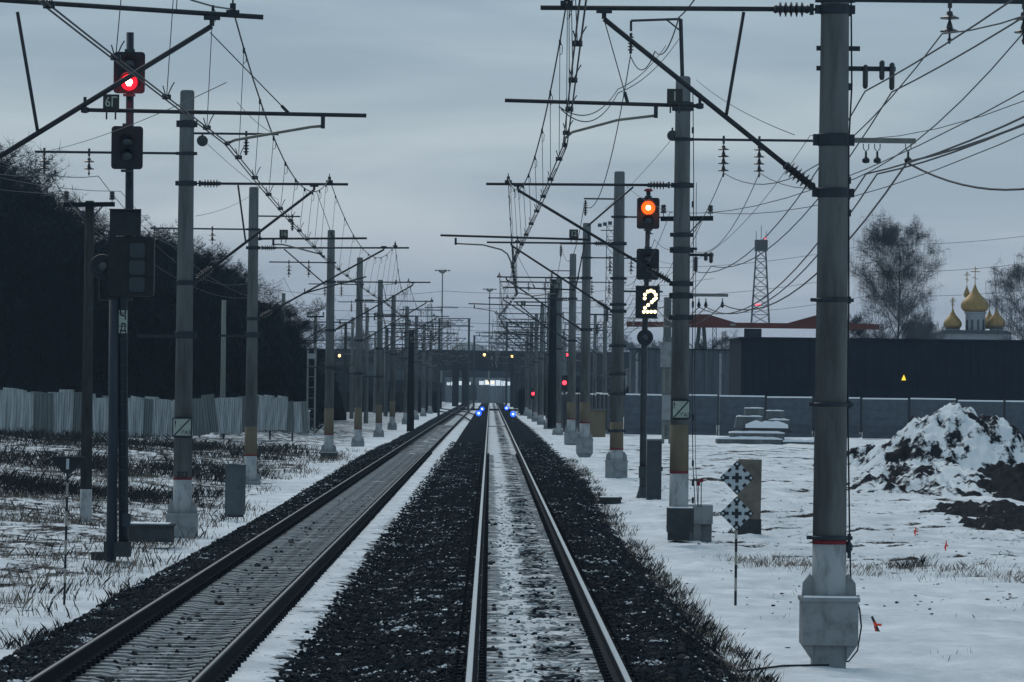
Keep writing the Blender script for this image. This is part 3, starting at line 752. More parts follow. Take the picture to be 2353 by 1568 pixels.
E2 = 101; c2 = W(1559, 1180, E2)
mst, band, loc, rf, zg = mast('right mast with beige section, gas warning sign and steel bracket on top', c2.x, E2, 1, zg=c2.z, top=W(1569, 176, E2).z, white=W(1560, 1088, E2).z - c2.z, beige=1.05, r0=.215, footing=False,
    tube=[wx(1117, 423, E2), (c2.x - .17, wx(1550, 426, E2)[1])], strut=[wx(1190, 437, E2), (c2.x - .17, wx(1545, 652, E2)[1])], brace=[wx(1455, 430, E2), wx(1350, 520, E2)],
    reg=[wx(1012, 541, E2), wx(1352, 551, E2)], hang=None, arm=[wx(1047, 560, E2), wx(1110, 563, E2), wx(1152, 574, E2), wx(1166, 584, E2), wx(1176, 606, E2)],
    mess=wx(1168, 421, E2), field=(W(1700, 322, E2).z, W(1875, 322, E2).x, [W(1663, 322, E2).x, W(1745, 322, E2).x]), sign=('12', W(1318, 548, E2).x, W(1318, 548, E2).z), discs=4)
MAST_R2 = mst; MESS['R'].append(W(1168, 412, E2)); CONT['R'].append(W(1177, 608, E2))
for yy_, hh in ((245, .22), (540, .1), (575, .14), (680, .14), (730, .12)): band(W(1565, yy_, E2).z - zg, hh)
g = MB(); pp = [W(1568, 180, E2), W(1564, 44, E2), W(1450, 48, E2), W(1450, 72, E2)]; pp = [p - mst.location for p in pp]
for a_, b_ in zip(pp[:-1], pp[1:]): g.tube([a_, b_], .045 if a_.z < pp[1].z - .1 else .028, 4)
g.tube([W(1532, 46, E2) - mst.location, W(1562, 70, E2) - mst.location], .018, 4)
go_ = g.build('top_bracket', TUBEC, mst)
ribs(MB(), W(1450, 76, E2) - mst.location, W(1449, 124, E2) - mst.location, 5, .03, .075).build('hanging_insulator', PORC, go_)
tension_wheel(mst, W(1545, 312, E2), .12)
l0_ = W(1590, 678, E2); l1_ = W(1668, 679, E2)
lo2 = MB().box(l0_.lerp(l1_, .5) - mst.location, (l1_.x - l0_.x + .1, .06, .07)).build('lower_crossarm', STEELP, mst)
for px in (1606, 1622, 1660):
    c = W(px, 692, E2) - mst.location; MB().lathe([(.008, -.16), (.04, -.12), (.04, -.08), (.012, .0), (.012, .06)], 8, c).build('cable_clamp', STEEL, lo2)
for yy_, px1 in ((572, 1602), (586, 1640)):
    z_ = W(1600, yy_, E2).z; x1_ = W(px1, yy_, E2).x
    MB().box(((x1_ + c2.x) / 2 - c2.x, .05, z_ - zg), (x1_ - c2.x, .05, .06)).build('bolted_bar', STEEL, mst)
for pxi, l0, l1 in ((1599, 590, 625), (1622, 580, 600), (1634, 580, 605)):
    t0 = W(pxi, l0, E2) - mst.location; t1 = W(pxi, l1, E2) - mst.location
    MB().lathe([(.02, t1.z), (.045, t1.z + .03), (.045, t0.z - .02), (.02, t0.z)], 10, (t0.x, 0, 0)).build('spool_insulator', PORC, mst)
pts = [W(1592, 200, E2), W(1594, 420, E2), W(1592, 700, E2), W(1590, 880, E2), W(1592, 1060, E2), W(1597, 1160, E2)]
cb = MB(); cb.tube([p - mst.location + Vector((0, -.02, 0)) for p in pts], .010, 6); cb.tube([p - mst.location + Vector((.06, -.02, 0)) for p in pts[1:]], .007, 6)
for yy_ in (300, 470, 700, 960, 1065, 1110, 1150): cb.box(W(1592, yy_, E2) - mst.location + Vector((0, -.02, 0)), (.05, .05, .14))
cb.build('down_cable', BLACK, mst)
SN2 = MB().box(W(1563, 1185, E2) - mst.location + Vector((0, -.02, .185)), (.56, .46, .03)).build('snow_cap', SNOWM, mst)
gas_sign(mst, W(1564, 941, E2), .19, .42, .42)
MB().box(W(1563, 1185, E2) - mst.location + Vector((0, 0, -.1)), (.60, .5, .55)).build('lower_plinth', CONCD, mst)
rightlab = ['third concrete mast down the right side, standing left of the lit amber signal', 'fourth concrete mast down the right side, with a ringed base in the snow',
            'fifth concrete mast down the right side beside a tarred pole', 'sixth concrete mast down the right side of the line', 'seventh concrete mast of the right row', 'eighth concrete mast of the right row',
            'ninth concrete mast of the right row', 'tenth concrete mast of the right row', 'eleventh and farthest concrete mast of the right row']
for i, (d, px, py) in enumerate(((145, 1416, 1092), (190, 1343, 1035), (233, 1312, 1015), (281, 0, 0), (326, 0, 0), (372, 0, 0), (420, 0, 0), (470, 0, 0), (520, 0, 0))):
    if px: b_ = W(px, py, d); X = b_.x; zz = b_.z + .25
    else: X = 4.3; zz = -.2
    m_ = track_mast('R', d, X, rightlab[i], ('10', '8', None, '6', None, None, None, None, None)[i], st=1 if i % 2 == 0 else -1, zg=zz, beige=(.85 if i < 3 else 0), white=(W(0, 1018, d).z - zz if i == 0 else .9), detail=1, discs=3)
    if i == 0:
        for yy_ in (640, 700, 795, 860, 905, 990): m_[1](W(1417, yy_, d).z - m_[4], .10)
    if i < 3:
        tp = MB(); h_ = 9.9 - m_[4]; 
        MB().box((-.55, 0, h_ - .9), (1.2, .05, .05)).build('small_crossarm', STEEL, m_[0])
        mm = MB(); ribs(mm, (-1.1, 0, h_ - .95), (-1.1, 0, h_ - 1.45), 5, .03, .08); mm.build('hanging_insulator', PORC, m_[0])
        MB().box((.8, 0, h_ - 3.9), (1.3, .05, .06)).build('lower_crossarm', STEEL, m_[0])
        for xx in (.9, 1.3): MB().lathe([(.03, h_ - 4.2), (.06, h_ - 4.15), (.06, h_ - 3.75), (.02, h_ - 3.65)], 8, (xx, 0, 0)).build('spool_insulator', PORC, m_[0])
for k_, X_ in (('L', -7.3), ('R', 4.3)):
    pass

# ------------------------------------------------------------------ overhead lines
def cat_pt(a, b, t, sag): 
    p = a.lerp(b, t); p.z -= sag * (1 - (2 * t - 1) ** 2); return p
def overhead(kind, label, r):
    ms = MESS[kind]; cs = CONT[kind]
    # one more support towards the camera, beyond the frame
    m0 = ms[0] + (ms[0] - ms[1]); m0.x = ms[1].x; m0.z = 7.6; c0 = cs[0] + (cs[0] - cs[1]); c0.x = cs[1].x; c0.z = 5.9
    ms = [m0] + ms; cs = [c0] + cs
    t = thing('overhead_line', label, 'overhead line', cs[1])
    o = t.location
    mb = MB(); pts = []
    for i in range(len(ms) - 1):
        for k in range(16 if i < 5 else 8): pts.append(cat_pt(ms[i], ms[i + 1], k / (16 if i < 5 else 8), 1.05) - o)
    pts.append(ms[-1] - o); mb.tube(pts, r * 1.1, 5).build('messenger_wire', WIRE, t)
    for off in (-.025, .025):
        pts = []
        for i in range(len(cs) - 1):
            for k in range(6): p = cat_pt(cs[i], cs[i + 1], k / 6, .05); p.x += off; pts.append(p - o)
        pts.append(cs[-1] - o + Vector((off, 0, 0))); MB().tube(pts, r * .9, 5).build('contact_wire', WIRE, t)
    for i in range(len(ms) - 1):
        nd = 9 if i < 6 else 5
        for k in range(nd):
            tt = (k + .6) / (nd + .2)
            a = cat_pt(ms[i], ms[i + 1], tt, 1.05); b = cat_pt(cs[i], cs[i + 1], tt, .05)
            if i < 6:
                c = a.lerp(b, .35); off = Vector((random.uniform(-.05, .05), 0, 0))
                d_ = MB(); d_.tube([a - o, c - o, b - o], .0045, 4)
                d_.box(b - o + Vector((0, 0, .015)), (.09, .05, .05)); d_.box(a - o + Vector((0, 0, -.02)), (.03, .04, .07))
                # bent wire tails at the clip and a loop at the top
                d_.tube([b - o, b - o + Vector((.05, 0, .12)), b - o + Vector((.08, 0, .17))], .006, 4); d_.tube([b - o, b - o + Vector((-.04, 0, .13))], .006, 4)
                d_.tube([a - o, a - o + Vector((.035, 0, -.08)), a - o + Vector((.03, 0, -.17)), a - o + Vector((-.005, 0, -.19))], .005, 4)
                d_.build('dropper', WIRE, t)
            else:
                MB().tube([a - o, b - o], .006, 3).build('dropper', WIRE, t)
    return t
overhead('L', 'contact and messenger wires with droppers hung over the left track', .010)
overhead('R', 'contact and messenger wires with droppers hung over the middle track', .010)

def wire(name, label, cat, pts, sags, r, group=None, seg=14, mat_=None):
    """top-level wire through support points"""
    o = Vector(pts[0]); path = []
    for i in range(len(pts) - 1):
        a, b = Vector(pts[i]), Vector(pts[i + 1]); sg = sags[i] if isinstance(sags, (list, tuple)) else sags
        for k in range(seg): path.append(cat_pt(a, b, k / seg, sg) - o)
    path.append(Vector(pts[-1]) - o)
    ob = MB().tube(path, r, 5).build(name, mat_ or WIRE, loc=o); return tag(ob, label, cat, group)
# feeder lines on the field side
R1l = MAST_R1.location; R2l = MAST_R2.location
far_r = [Vector((5.3, d, 7.7)) for d in (145, 190, 233, 281, 326, 372)]; far_r2 = [Vector((6.2, d, 7.7)) for d in (145, 190, 233, 281, 326, 372)]
wire('feeder_wire', 'feeder wire on the inner string of disc insulators right of the nearest mast', 'wire', [Vector((5.85, 12, 7.7)), W(2165, 78, E1), W(1663, 398, E2)] + far_r, [.9] * 8, .010)
wire('feeder_wire', 'feeder wire on the outer string of disc insulators at the top right corner', 'wire', [Vector((6.9, 12, 7.7)), W(2350, 78, E1), W(1745, 398, E2)] + far_r2, [1.0] * 8, .010)
fl = [Vector((-10.4, d, 7.7)) for d in (202, 244, 294, 341)]; fl2 = [Vector((-9.4, d, 7.7)) for d in (202, 244, 294, 341)]
wire('feeder_wire', 'feeder wire on the outermost insulator of the left masts', 'wire', [Vector((-10.5, 8, 7.7)), Vector((X0 - 3.2, D0, 7.85)), W(115, 402, D1), W(355, 560, D2)] + fl, .8, .009)
wire('feeder_wire', 'feeder wire on the second insulator of the left masts', 'wire', [Vector((-9.5, 8, 7.7)), Vector((X0 - 2.2, D0, 7.85)), W(226, 405, D1), W(498, 562, D2)] + fl2, .8, .009)
# low cables between masts on the right
lowf = [[Vector((x_, d, 5.6)) for d in (145, 190, 233, 281)] for x_ in (4.75, 4.95, 5.3)]
for (pa, pb, tl, lab, r) in (((1990, 400), (1606, 706), 0, 'black cable on the first clamp under the pale crossarm of the nearest right mast', .011), ((2016, 400), (1622, 706), 1, 'black cable on the second clamp under the pale crossarm of the nearest right mast', .011),
                      ((2086, 372), (1660, 700), 2, 'heavy black cable on the end clamp of the pale crossarm of the nearest right mast', .014)):
    a = W(*pa, E1); b = W(*pb, E2)
    wire('aerial_cable', lab, 'cable', [Vector((a.x + .05, 14, a.z + .1)), a, b] + lowf[tl], [.35, .75, .6, .6, .6, .6], r)
wire('aerial_cable', 'thick cable sagging away to the right frame edge from the end of the pale crossarm', 'cable', [W(2088, 376, E1), W(2560, 372, E1 - 6)], .33, .014)
for i, (pa, pb) in enumerate((((1988, 210), (1599, 625)), ((2049, 212), (1634, 612)))):
    a = W(*pa, E1); b = W(*pb, E2)
    wire('telephone_cable', ('thin cable from the left spool insulator of the nearest right mast' , 'thin cable from the right spool insulator of the nearest right mast')[i], 'cable',
         [Vector((a.x + .3, 14, a.z + .2)), a, b, Vector((b.x, 145, 5.8)), Vector((b.x, 190, 5.8))], [.25, .7, .6, .6], .010)
# feeder jumper from the bracket on the second right mast
wire('jumper_cable', 'heavy cable falling from the top bracket of the second right mast towards the third', 'cable', [W(1449, 126, E2), Vector((3.0, 145, 8.8)), Vector((3.0, 190, 8.8)), Vector((3.0, 233, 8.8))], [1.2, 1.1, 1.0], .013)
wire('jumper_cable', 'cable running up from the steel bracket towards the top frame edge', 'cable', [W(1450, 132, E2), W(1505, 118, E2 - 2), W(1560, 40, 80), W(1620, -40, 62)], [.35, .3, .05], .013)
wire('jumper_cable', 'slack jumper wire looping from near contact line up to the bracket', 'cable', [W(1285, 246, E1 + 1), W(1420, 205, 75), W(1530, 105, 90)], [.25, .12], .009)
wire('jumper_cable', 'slack jumper wire looping just under its twin from the near contact line', 'cable', [W(1290, 252, E1 + 1), W(1420, 214, 75), W(1560, 90, 92)], [.3, .16], .009)
# thin anchors / guys
for i, (p1, p2, d1, d2, lab) in enumerate((((1600, 184), (1825, 310), 101, 60, 'thin guy wire from the second right mast top to the crossarm in front'),
        ((1540, 325), (1390, 480), 101, 190, 'thin wire running down left from the wheel on the second right mast'),
        ((1430, 420), (1545, 490), 145, 101, 'thin wire between the tops of the third and second right masts'),
        ((470, 325), (640, 460), 105, 156, 'thin wire leading away from the tension wheel on the first left mast'),
        ((575, 450), (450, 497), 156, 105, 'thin wire strung between the first and second left masts'),
        ((120, 345), (520, 190), 105, 60, 'thin wire rising right from the left crossarm behind the red signal'),
        ((545, 235), (640, 312), 100, 105, 'thin wire down to the short crossarm of the first left mast'))):
    wire('guy_wire', lab, 'wire', [W(*p1, d1), W(*p2, d2)], .1, .0065, 'thin guy wires')
wire('low_voltage_wire', 'thin wire from the left pin insulator of the pole hidden behind the second right mast', 'wire', [Vector((6.6, 20, 6.9)), W(1540, 487, 112), Vector((4.6, 150, 6.6)), Vector((4.7, 200, 6.6))], [1.0, .5, .5], .008)
wire('low_voltage_wire', 'thin wire from the right pin insulator of the pole hidden behind the second right mast', 'wire', [Vector((7.8, 20, 7.1)), W(1622, 487, 112), Vector((5.6, 150, 6.6)), Vector((5.7, 200, 6.6))], [1.1, .5, .5], .008)
wire('low_voltage_wire', 'highest thin wire fanning out to the top right corner behind the nearest mast', 'wire', [Vector((9.2, 20, 9.0)), Vector((7.2, 101, 8.6)), Vector((7.0, 190, 8.4))], [1.6, 1.2], .008)
wire('low_voltage_wire', 'thin wire on the left pin insulator of the wooden pole at far left', 'wire', [Vector((-11.6, 20, 7.4)), W(167, 446, 115), Vector((-10.9, 205, 6.9))], [1.0, .9], .008)
wire('low_voltage_wire', 'thin wire on the right pin insulator of the wooden pole at far left', 'wire', [Vector((-10.4, 20, 7.4)), W(277, 440, 115), Vector((-9.8, 205, 6.9))], [1.0, .9], .008)
# very distant power lines
for i, (ya, yb) in enumerate(((585, 528), (650, 590), (693, 655))):
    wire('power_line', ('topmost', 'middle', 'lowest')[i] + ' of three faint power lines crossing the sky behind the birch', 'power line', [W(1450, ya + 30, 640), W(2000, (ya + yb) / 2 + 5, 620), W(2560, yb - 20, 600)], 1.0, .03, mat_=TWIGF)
for i, (ya, yb) in enumerate(((655, 640), (690, 676), (725, 712), (742, 735))):
    wire('power_line', ('highest', 'second', 'third', 'lowest')[i] + ' of the faint wires crossing the sky over the far bridge', 'power line', [W(560, ya, 700), W(1020, ya + 14, 700), W(1640, yb, 700)], 1.2, .03, mat_=TWIGF)

# ------------------------------------------------------------------ signals
def lens_unit(parent, c, r, lit=None):
    """round lens with hood, facing the camera (-y)"""
    m_ = MB(); 
    h = MB(); n = 16; vs = []; fs = []
    for k in range(n + 1):     # open hood above the lens
        a = R(-25 + 230 * k / n)
        for rr in (r * 1.12, r * 1.2):
            for yy in (-.02, -.02 - .24 * max(.15, math.sin(max(0, min(math.pi, a))))):
                vs.append((rr * math.cos(a), yy, rr * math.sin(a)))
    for k in range(n):
        i = k * 4; j = i + 4
        fs += [(i, j, j + 1, i + 1), (i + 2, i + 3, j + 3, j + 2), (i + 1, j + 1, j + 3, i + 3), (i, i + 2, j + 2, j)]
    hood = h.add(vs, fs).build('hood', BLACK, parent, loc=c)
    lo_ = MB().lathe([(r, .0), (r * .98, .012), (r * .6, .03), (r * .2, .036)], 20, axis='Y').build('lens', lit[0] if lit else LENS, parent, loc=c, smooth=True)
    return lo_
def head(parent, c, w, h, lenses, cut=.07):
    """signal head: rounded background plate, case behind"""
    p = MB().prism([(a, b) for a, b in rounded(w, h, cut)], -.012, .012).build('signal_head', BLACK, parent, loc=c)
    MB().prism(rounded(w * .55, h * .9, .05), .014, .26).build('case', BLACK, p)
    b = MB(); b.box((0, .05, h / 2 + .03), (.2, .08, .05)); b.box((0, .05, -h / 2 - .03), (.24, .08, .05)); b.build('bracket', STEELG, p)
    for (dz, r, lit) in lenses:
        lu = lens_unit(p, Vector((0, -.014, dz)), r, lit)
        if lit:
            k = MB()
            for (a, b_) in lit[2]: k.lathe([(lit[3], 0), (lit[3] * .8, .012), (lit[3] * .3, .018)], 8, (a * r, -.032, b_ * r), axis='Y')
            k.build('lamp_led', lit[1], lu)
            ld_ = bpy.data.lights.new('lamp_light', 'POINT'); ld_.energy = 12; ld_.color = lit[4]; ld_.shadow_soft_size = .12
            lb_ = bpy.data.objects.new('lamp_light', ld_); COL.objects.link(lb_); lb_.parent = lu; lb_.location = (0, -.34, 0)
    return p
# left signal
S1 = 89; base = W(263, 1292, S1); t1 = W(299, 74, S1)
sg = thing('signal_mast', 'tall railway signal mast at left showing a red light, with plate lettered ЧД', 'railway signal', base)
bt = t1 - base
lean = lambda z: Vector((bt.x * z / bt.z, 0, z))
def LP(px, py): p = W(px, py, S1) - base; return p
MB().tube([LP(284, 1262), LP(281, 690), LP(297, 540), LP(299, 75)], [.10, .10, .085, .075], 16).build('mast', MASTB, sg, smooth=True)
MB().tube([LP(256, 1292), LP(261, 1000), LP(263, 690)], [.105, .10, .095], 14).build('side_post', MASTB, sg, smooth=True).location.y = -.12
ft = MB(); ft.box(LP(270, 1262), (.52, .4, .3)); ft.box(LP(228, 1278), (.30, .35, .16)); ft.build('footing', CONCD, sg)
ld = MB(); 
ld.tube([LP(268, 690) + Vector((0, -.14, 0)), LP(270, 1250) + Vector((0, -.14, 0))], .014, 6); ld.tube([LP(294, 700) + Vector((0, -.10, 0)), LP(290, 1180) + Vector((0, -.10, 0))], .012, 6)
for k in range(16): z_ = 720 + k * 30; ld.tube([LP(268, z_) + Vector((0, -.14, 0)), LP(292, z_) + Vector((0, -.14, 0))], .008, 5)
ld.build('ladder', STEELG, sg)
LED7 = [(0, .22), (-.22, .12), (.22, .12), (-.14, -.1), (.14, -.1), (-.12, -.3), (.12, -.3), (0, 0), (-.27, -.03), (.27, -.03), (-.1, .25), (.1, .25)]
head(sg, LP(299, 169) + Vector((0, -.2, 0)), .625, .83, [(-.19, .165, (EM_RED, EM_HOT, LED7, .030, (1, .02, .03))), (.2, .12, None)])  # lit red lens oversized; its extra width stands for the glow
head(sg, LP(294, 341) + Vector((0, -.2, 0)), .63, .86, [(.13, .12, None), (-.15, .12, None)])
bo = MB().box(LP(290, 512) + Vector((0, -.2, 0)), (.62, .05, .53)).build('route_board', BLACK, sg)
MB().box(LP(290, 484) + Vector((0, -.24, .01)), (.64, .14, .02)).build('board_hood', STEELG, bo)
cab = LP(302, 613); cb_ = MB().prism(rounded(.92, 1.18, .06), -.18, .14).build('indicator_case', mat('dim_case_paint', (.014, .021, .026), .7, .2, 5, .1), sg, loc=cab)
for px, py in ((344 / 1, 625),):
    pass
for zz in (.34, 0, -.34):
    MB().prism(rounded(.31, .29, .06), -.205, -.182).build('window_pane', mat('dim_window_glass', (.030, .043, .052), .5, .15, 4, 0), cb_, loc=(.13, 0, zz - .02))
for zz in (.17, -.17): MB().box((.12, -.19, zz - .02), (.66, .02, .025)).build('rib', BLACK, cb_)
MB().lathe([(.24, -.03), (.25, 0), (.24, .03)], 24, axis='Y').build('round_backplate', BLACK, sg, loc=LP(235, 613) + Vector((0, -.05, 0)))
MB().lathe([(.09, 0), (.085, .04), (.03, .055)], 16, axis='Y').build('round_lens', LENS, sg, loc=LP(238, 613) + Vector((0, -.09, 0)))
bk = MB(); bk.tube([LP(228, 640), LP(228, 690), LP(265, 690)], .02, 6); bk.box(LP(275, 688), (.5, .1, .06)); bk.build('support_bracket', STEELG, sg)
pl = MB().box(LP(284, 740) + Vector((0, -.13, 0)), (.17, .01, .46)).build('letter_plate', SIGN, sg)
text_mesh('Ч', .25, .002, 'letter', BLACK, pl, LP(284, 726) + Vector((0, -.138, .0)), .006, .85)
text_mesh('Д', .22, .002, 'letter', BLACK, pl, LP(284, 754) + Vector((0, -.138, .0)), .006, .75)
cbx = MB(); lp = [LP(300, 398), LP(303, 415), LP(302, 428), LP(297, 432), LP(293, 422)]; cbx.tube([p + Vector((0, -.1, 0)) for p in lp], .016, 6); cbx.build('cable_loop', BLACK, sg)
MB().box(LP(292, 1195) + Vector((0, -.1, 0)), (.15, .14, .26)).build('junction_box', MASTB, sg)

# right signal
S2 = 130; base = W(1477, 1158, S2)
sg2 = thing('signal_mast', 'railway signal mast at right showing an amber light above a lit number 2', 'railway signal', base)
def RP(px, py): return W(px, py, S2) - base
MB().tube([RP(1477, 1150), RP(1480, 800), RP(1486, 640), RP(1490, 440)], [.105, .095, .07, .065], 14).build('mast', MASTB if False else STEELG, sg2, smooth=True)
MB().lathe([(.13, 0), (.12, .05), (.05, .08)], 12, RP(1490, 440)).build('mast_cap', REDP, sg2)  # red tone stands for the orange lamplight on the cap
ft = MB(); ft.lathe([(.22, -.2), (.22, .12), (.13, .42), (.12, .5)], 12); ft.build('footing', STEELG, sg2)
AMB = [(0, 0), (-.25, .0), (.25, 0), (0, .25), (0, -.25), (-.2, .2), (.2, .2), (-.2, -.2), (.2, -.2), (.1, 0), (-.1, 0), (0, .1), (0, -.1)]
head(sg2, RP(1489, 491) + Vector((0, -.15, 0)), .66, .91, [(.16, .20, (EM_AMB, EM_AMH, [(a * .72, b * .72) for a, b in AMB], .036, (1, .22, .03))), (-.18, .12, None)])  # amber lens enlarged so its emissive face includes the surrounding glow
head(sg2, RP(1488, 608) + Vector((0, -.15, 0)), .66, .91, [(.17, .12, None), (-.13, .12, None)])
rb = MB().prism([(-.33, -.45), (.30, -.45), (.33, .45), (-.33, .45)], -.03, .08).build('number_board', BLACK, sg2, loc=RP(1486, 695) + Vector((0, -.15, 0)))
fr = MB(); fr.box((0, -.05, .465), (.68, .14, .03)); fr.box((0, -.05, -.465), (.66, .10, .03)); fr.build('board_frame', STEELG, rb)
dots = [(270, 988), (295, 980), (320, 990), (245, 1014), (337, 1014), (243, 1046), (338, 1044), (322, 1058), (303, 1077), (273, 1102), (246, 1127), (236, 1160), (267, 1160), (298, 1160), (330, 1160)]
dm = MB().lathe([(.050, 0), (.046, .012), (.016, .018)], 10, axis='Y').mesh('led', EM_WHT)
for a_, b_ in dots:
    px = (1540 + a_ / 3.41) / 1.088; py = (440 + b_ / 3.41) / 1.088
    q = RP(px, py) - rb.location; o = bpy.data.objects.new('led', dm); COL.objects.link(o); o.parent = rb; o.location = (q.x, -.032, q.z)
rd = MB().lathe([(.235, -.03), (.24, 0), (.235, .03)], 24, axis='Y').build('round_backplate', BLACK, sg2, loc=RP(1482, 776) + Vector((0, -.12, 0)))
MB().lathe([(.09, .03), (.085, .07), (.03, .085)], 16, axis='Y').build('round_lens', LENS, rd)
cbx = MB()
for dxp in (0, -14): cbx.tube([RP(1480 + dxp * .2, 800), RP(1472 + dxp * .5, 808), RP(1466 + dxp, 822), RP(1470 + dxp * .3, 830)], .015, 6)
cbx.build('cable_loop', BLACK, sg2)
MB().box(RP(1477, 1085) + Vector((0, -.1, 0)), (.24, .14, .34)).build('junction_box', STEELG, sg2)

# further little signals
def small_signal(label, px, py, d, group, h=3.4):
    p = W(px, py, d); z0 = ground(p.x, d, False); t = thing('signal_mast', label, 'railway signal', (p.x, d, z0), group)
    MB().tube([(0, 0, 0), (0, 0, p.z - z0 - .3)], .07, 8).build('mast', STEELG, t)
    o = MB().prism(rounded(.55, 1.0, .1), -.02, .05).build('signal_head', BLACK, t, loc=(0, -.1, p.z - z0))
    MB().lathe([(.15, 0), (.13, .05), (.05, .07)], 12, axis='Y').build('lens', emit('far_red_lens', (1, .03, .05), 5), t, loc=(0, -.13, p.z - z0))
small_signal('far signal with a red light in front of the right concrete fence', 1297, 880, 300, None)
small_signal('farther and lower signal with a red light near the right row of masts', 1225, 905, 420, None)
blues = [(1100, 950, 395, 'blue dwarf signal left of the middle track, the nearer of the left pair'), (1108, 940, 525, 'blue dwarf signal left of the middle track, the farther of the left pair'),
         (1179, 952, 395, 'blue dwarf signal right of the middle track, the nearer of the right pair'), (1164, 938, 525, 'blue dwarf signal right of the middle track, the farther of the right pair')]
for px, py, d, lab in blues:
    p = W(px, py, d); t = thing('dwarf_signal', lab, 'dwarf signal', (p.x, d, -.3), 'blue dwarf signals')
    MB().tube([(0, 0, 0), (0, 0, p.z)], .06, 8).build('post', STEELG, t)
    MB().box((0, .06, p.z + .3), (.36, .12, .5)).build('case', BLACK, t)
    MB().lathe([(.25, 0), (.22, .06), (.12, .1)], 14, axis='Y').build('lens', EM_BLU, t, loc=(0, -.01, p.z + .3))
    MB().lathe([(.07, 0), (.04, .03)], 10, axis='Y').build('lamp_core', EM_BLH, t, loc=(0, -.12, p.z + .3))

# ------------------------------------------------------------------ wooden poles with crossarms
def wood_pole(label, px, pyb, pyt, d, arm=True, name='wooden_pole', material=None, r=.14, tops=None, white=0):
    b = W(px, pyb, d); t_ = W(px + (pyb - pyt) * .012, pyt, d)
    t = thing(name, label, 'pole', b); H = t_.z - b.z
    if white: MB().tube([(0, 0, -.3), (0, 0, white)], [r + .002, r + .002], 10).build('painted_base', WHITE, t, smooth=True)
    MB().tube([(0, 0, white if white else -.3), (0, 0, H)], [r, r * .75], 12).build('pole', material or WOOD, t, smooth=True)
    if arm:
        a = MB().box((0, -.14, H - .10), (1.32, .09, .12), (0, R(-1.2), 0)).build('crossarm', WOODD, t)
        br = MB()
        for s in (-1, 1): br.tube([(s * .36, -.15, H - .13), (s * .02, -.15, H - .52)], .018, 5)
        br.build('arm_brace', STEEL, t)
        for s in (-1, 1):
            m_ = MB(); m_.tube([(s * .59, -.14, H - .15), (s * .59, -.14, H + .05)], .012, 5); m_.lathe([(.06, H + .03), (.085, H + .05), (.05, H + .10), (.075, H + .13), (.05, H + .17), (.07, H + .20), (.05, H + .24), (.02, H + .25)], 10, (s * .59, -.14, 0))
            m_.build('pin_insulator', PORC, t)
    return t
wood_pole('wooden pole with a crossarm and two pin insulators behind the red signal at far left', 197, 1200, 462, 115, white=.85, r=.15)
wood_pole('wooden pole with crossarm hidden behind the second right mast', 1571, 1130, 494, 112, r=.12)
wood_pole('thin pale post standing alone in front of the left wood', 511, 1000, 690, 250, arm=False, r=.16, material=STEELP)
wood_pole('tarred dark pole beside the fifth right mast', 1268, 972, 642, 260, arm=False, name='tarred_pole', material=WOODD, r=.26)
wood_pole('short dark pole left of the line before the far bridge', 943, 985, 758, 330, arm=False, name='tarred_pole', material=WOODD, r=.28)
wood_pole('pale distant pole with crossarm left of the third left mast', 722, 985, 725, 330, arm=True, r=.16, material=STEELP)
wood_pole('distant pole with crossarm between the third and fourth left masts', 792, 960, 740, 430, arm=True, r=.18)
# twin posts with white box (signal seen from behind)
def twin_post(label, px, pyb, pyt, d, wdt, boxes):
    b = W(px, pyb, d); t = thing('twin_post', label, 'post', b); H = W(px, pyt, d).z - b.z
    for s in (-1, 1): MB().tube([(s * wdt, 0, 0), (s * wdt, 0, H)], .05, 8).build('post', STEELP, t)
    rm = MB().box((0, 0, 0), (wdt * 2, .03, .03)).mesh('rung', STEELP)
    for k in range(8):
        o = bpy.data.objects.new('rung', rm); COL.objects.link(o); o.parent = t; o.location.z = H * (k + .5) / 8
    for (z_, w_, h_) in boxes: MB().box((0, -.12, z_), (w_, .2, h_)).build('equipment_box', CONCL, t)
twin_post('pair of thin pale posts with rungs beside the third left mast', 714, 1000, 805, 260, .22, [(4.6, .5, .3)])
twin_post('white twin post with equipment boxes just left of the second right mast', 1531, 1020, 775, 160, .12, [(.5 + .8, .34, .9), (3.2, .5, .9)])
pz = W(1532, 1010, 162)
t = thing('equipment_post', 'grey concrete post with a pale top rising left of the second right mast', 'post', pz)
MB().lathe([(.17, 0), (.14, W(1532, 683, 162).z - pz.z)], 12, (0, .5, 0)).build('pole', CONC, t, smooth=True)

# ------------------------------------------------------------------ cabinets, blocks, markers
def on(px, py, d): return W(px, py, d)
b = W(540, 1186, 117); t = thing('relay_cabinet', 'grey steel cabinet standing in the snow right of the first left mast', 'cabinet', b, rz=R(-12))
MB().box((0, 0, .68), (.46, .36, 1.28)).build('case', GREYB, t); MB().prism([(-.25, 1.322), (.25, 1.322), (.25, 1.345), (0, 1.38), (-.25, 1.345)], -.2, .2).build('lid', GREYB, t)
MB().box((0, -.186, .70), (.40, .012, 1.18)).build('door', GREYB, t); MB().box((0, 0, .02), (.38, .3, .10)).build('plinth', CONCD, t); MB().box((.14, -.2, .75), (.02, .02, .10)).build('handle', STEEL, t)
b = W(1503, 1150, 128); t = thing('relay_cabinet', 'narrow dark grey cabinet directly behind the amber signal mast', 'cabinet', b)
MB().box((0, .3, .86), (.42, .34, 1.72)).build('case', mat('dark_cabinet', (.045, .055, .066), .7, .2, 4, .1), t); MB().box((0, .3, 1.74), (.46, .38, .04)).build('lid', CONCL, t); MB().box((.0, .12, .86), (.34, .012, 1.5)).build('door', MATS['dark_cabinet'], t); MB().box((.23, .3, .9), (.04, .06, .12)).build('handle', STEEL, t)
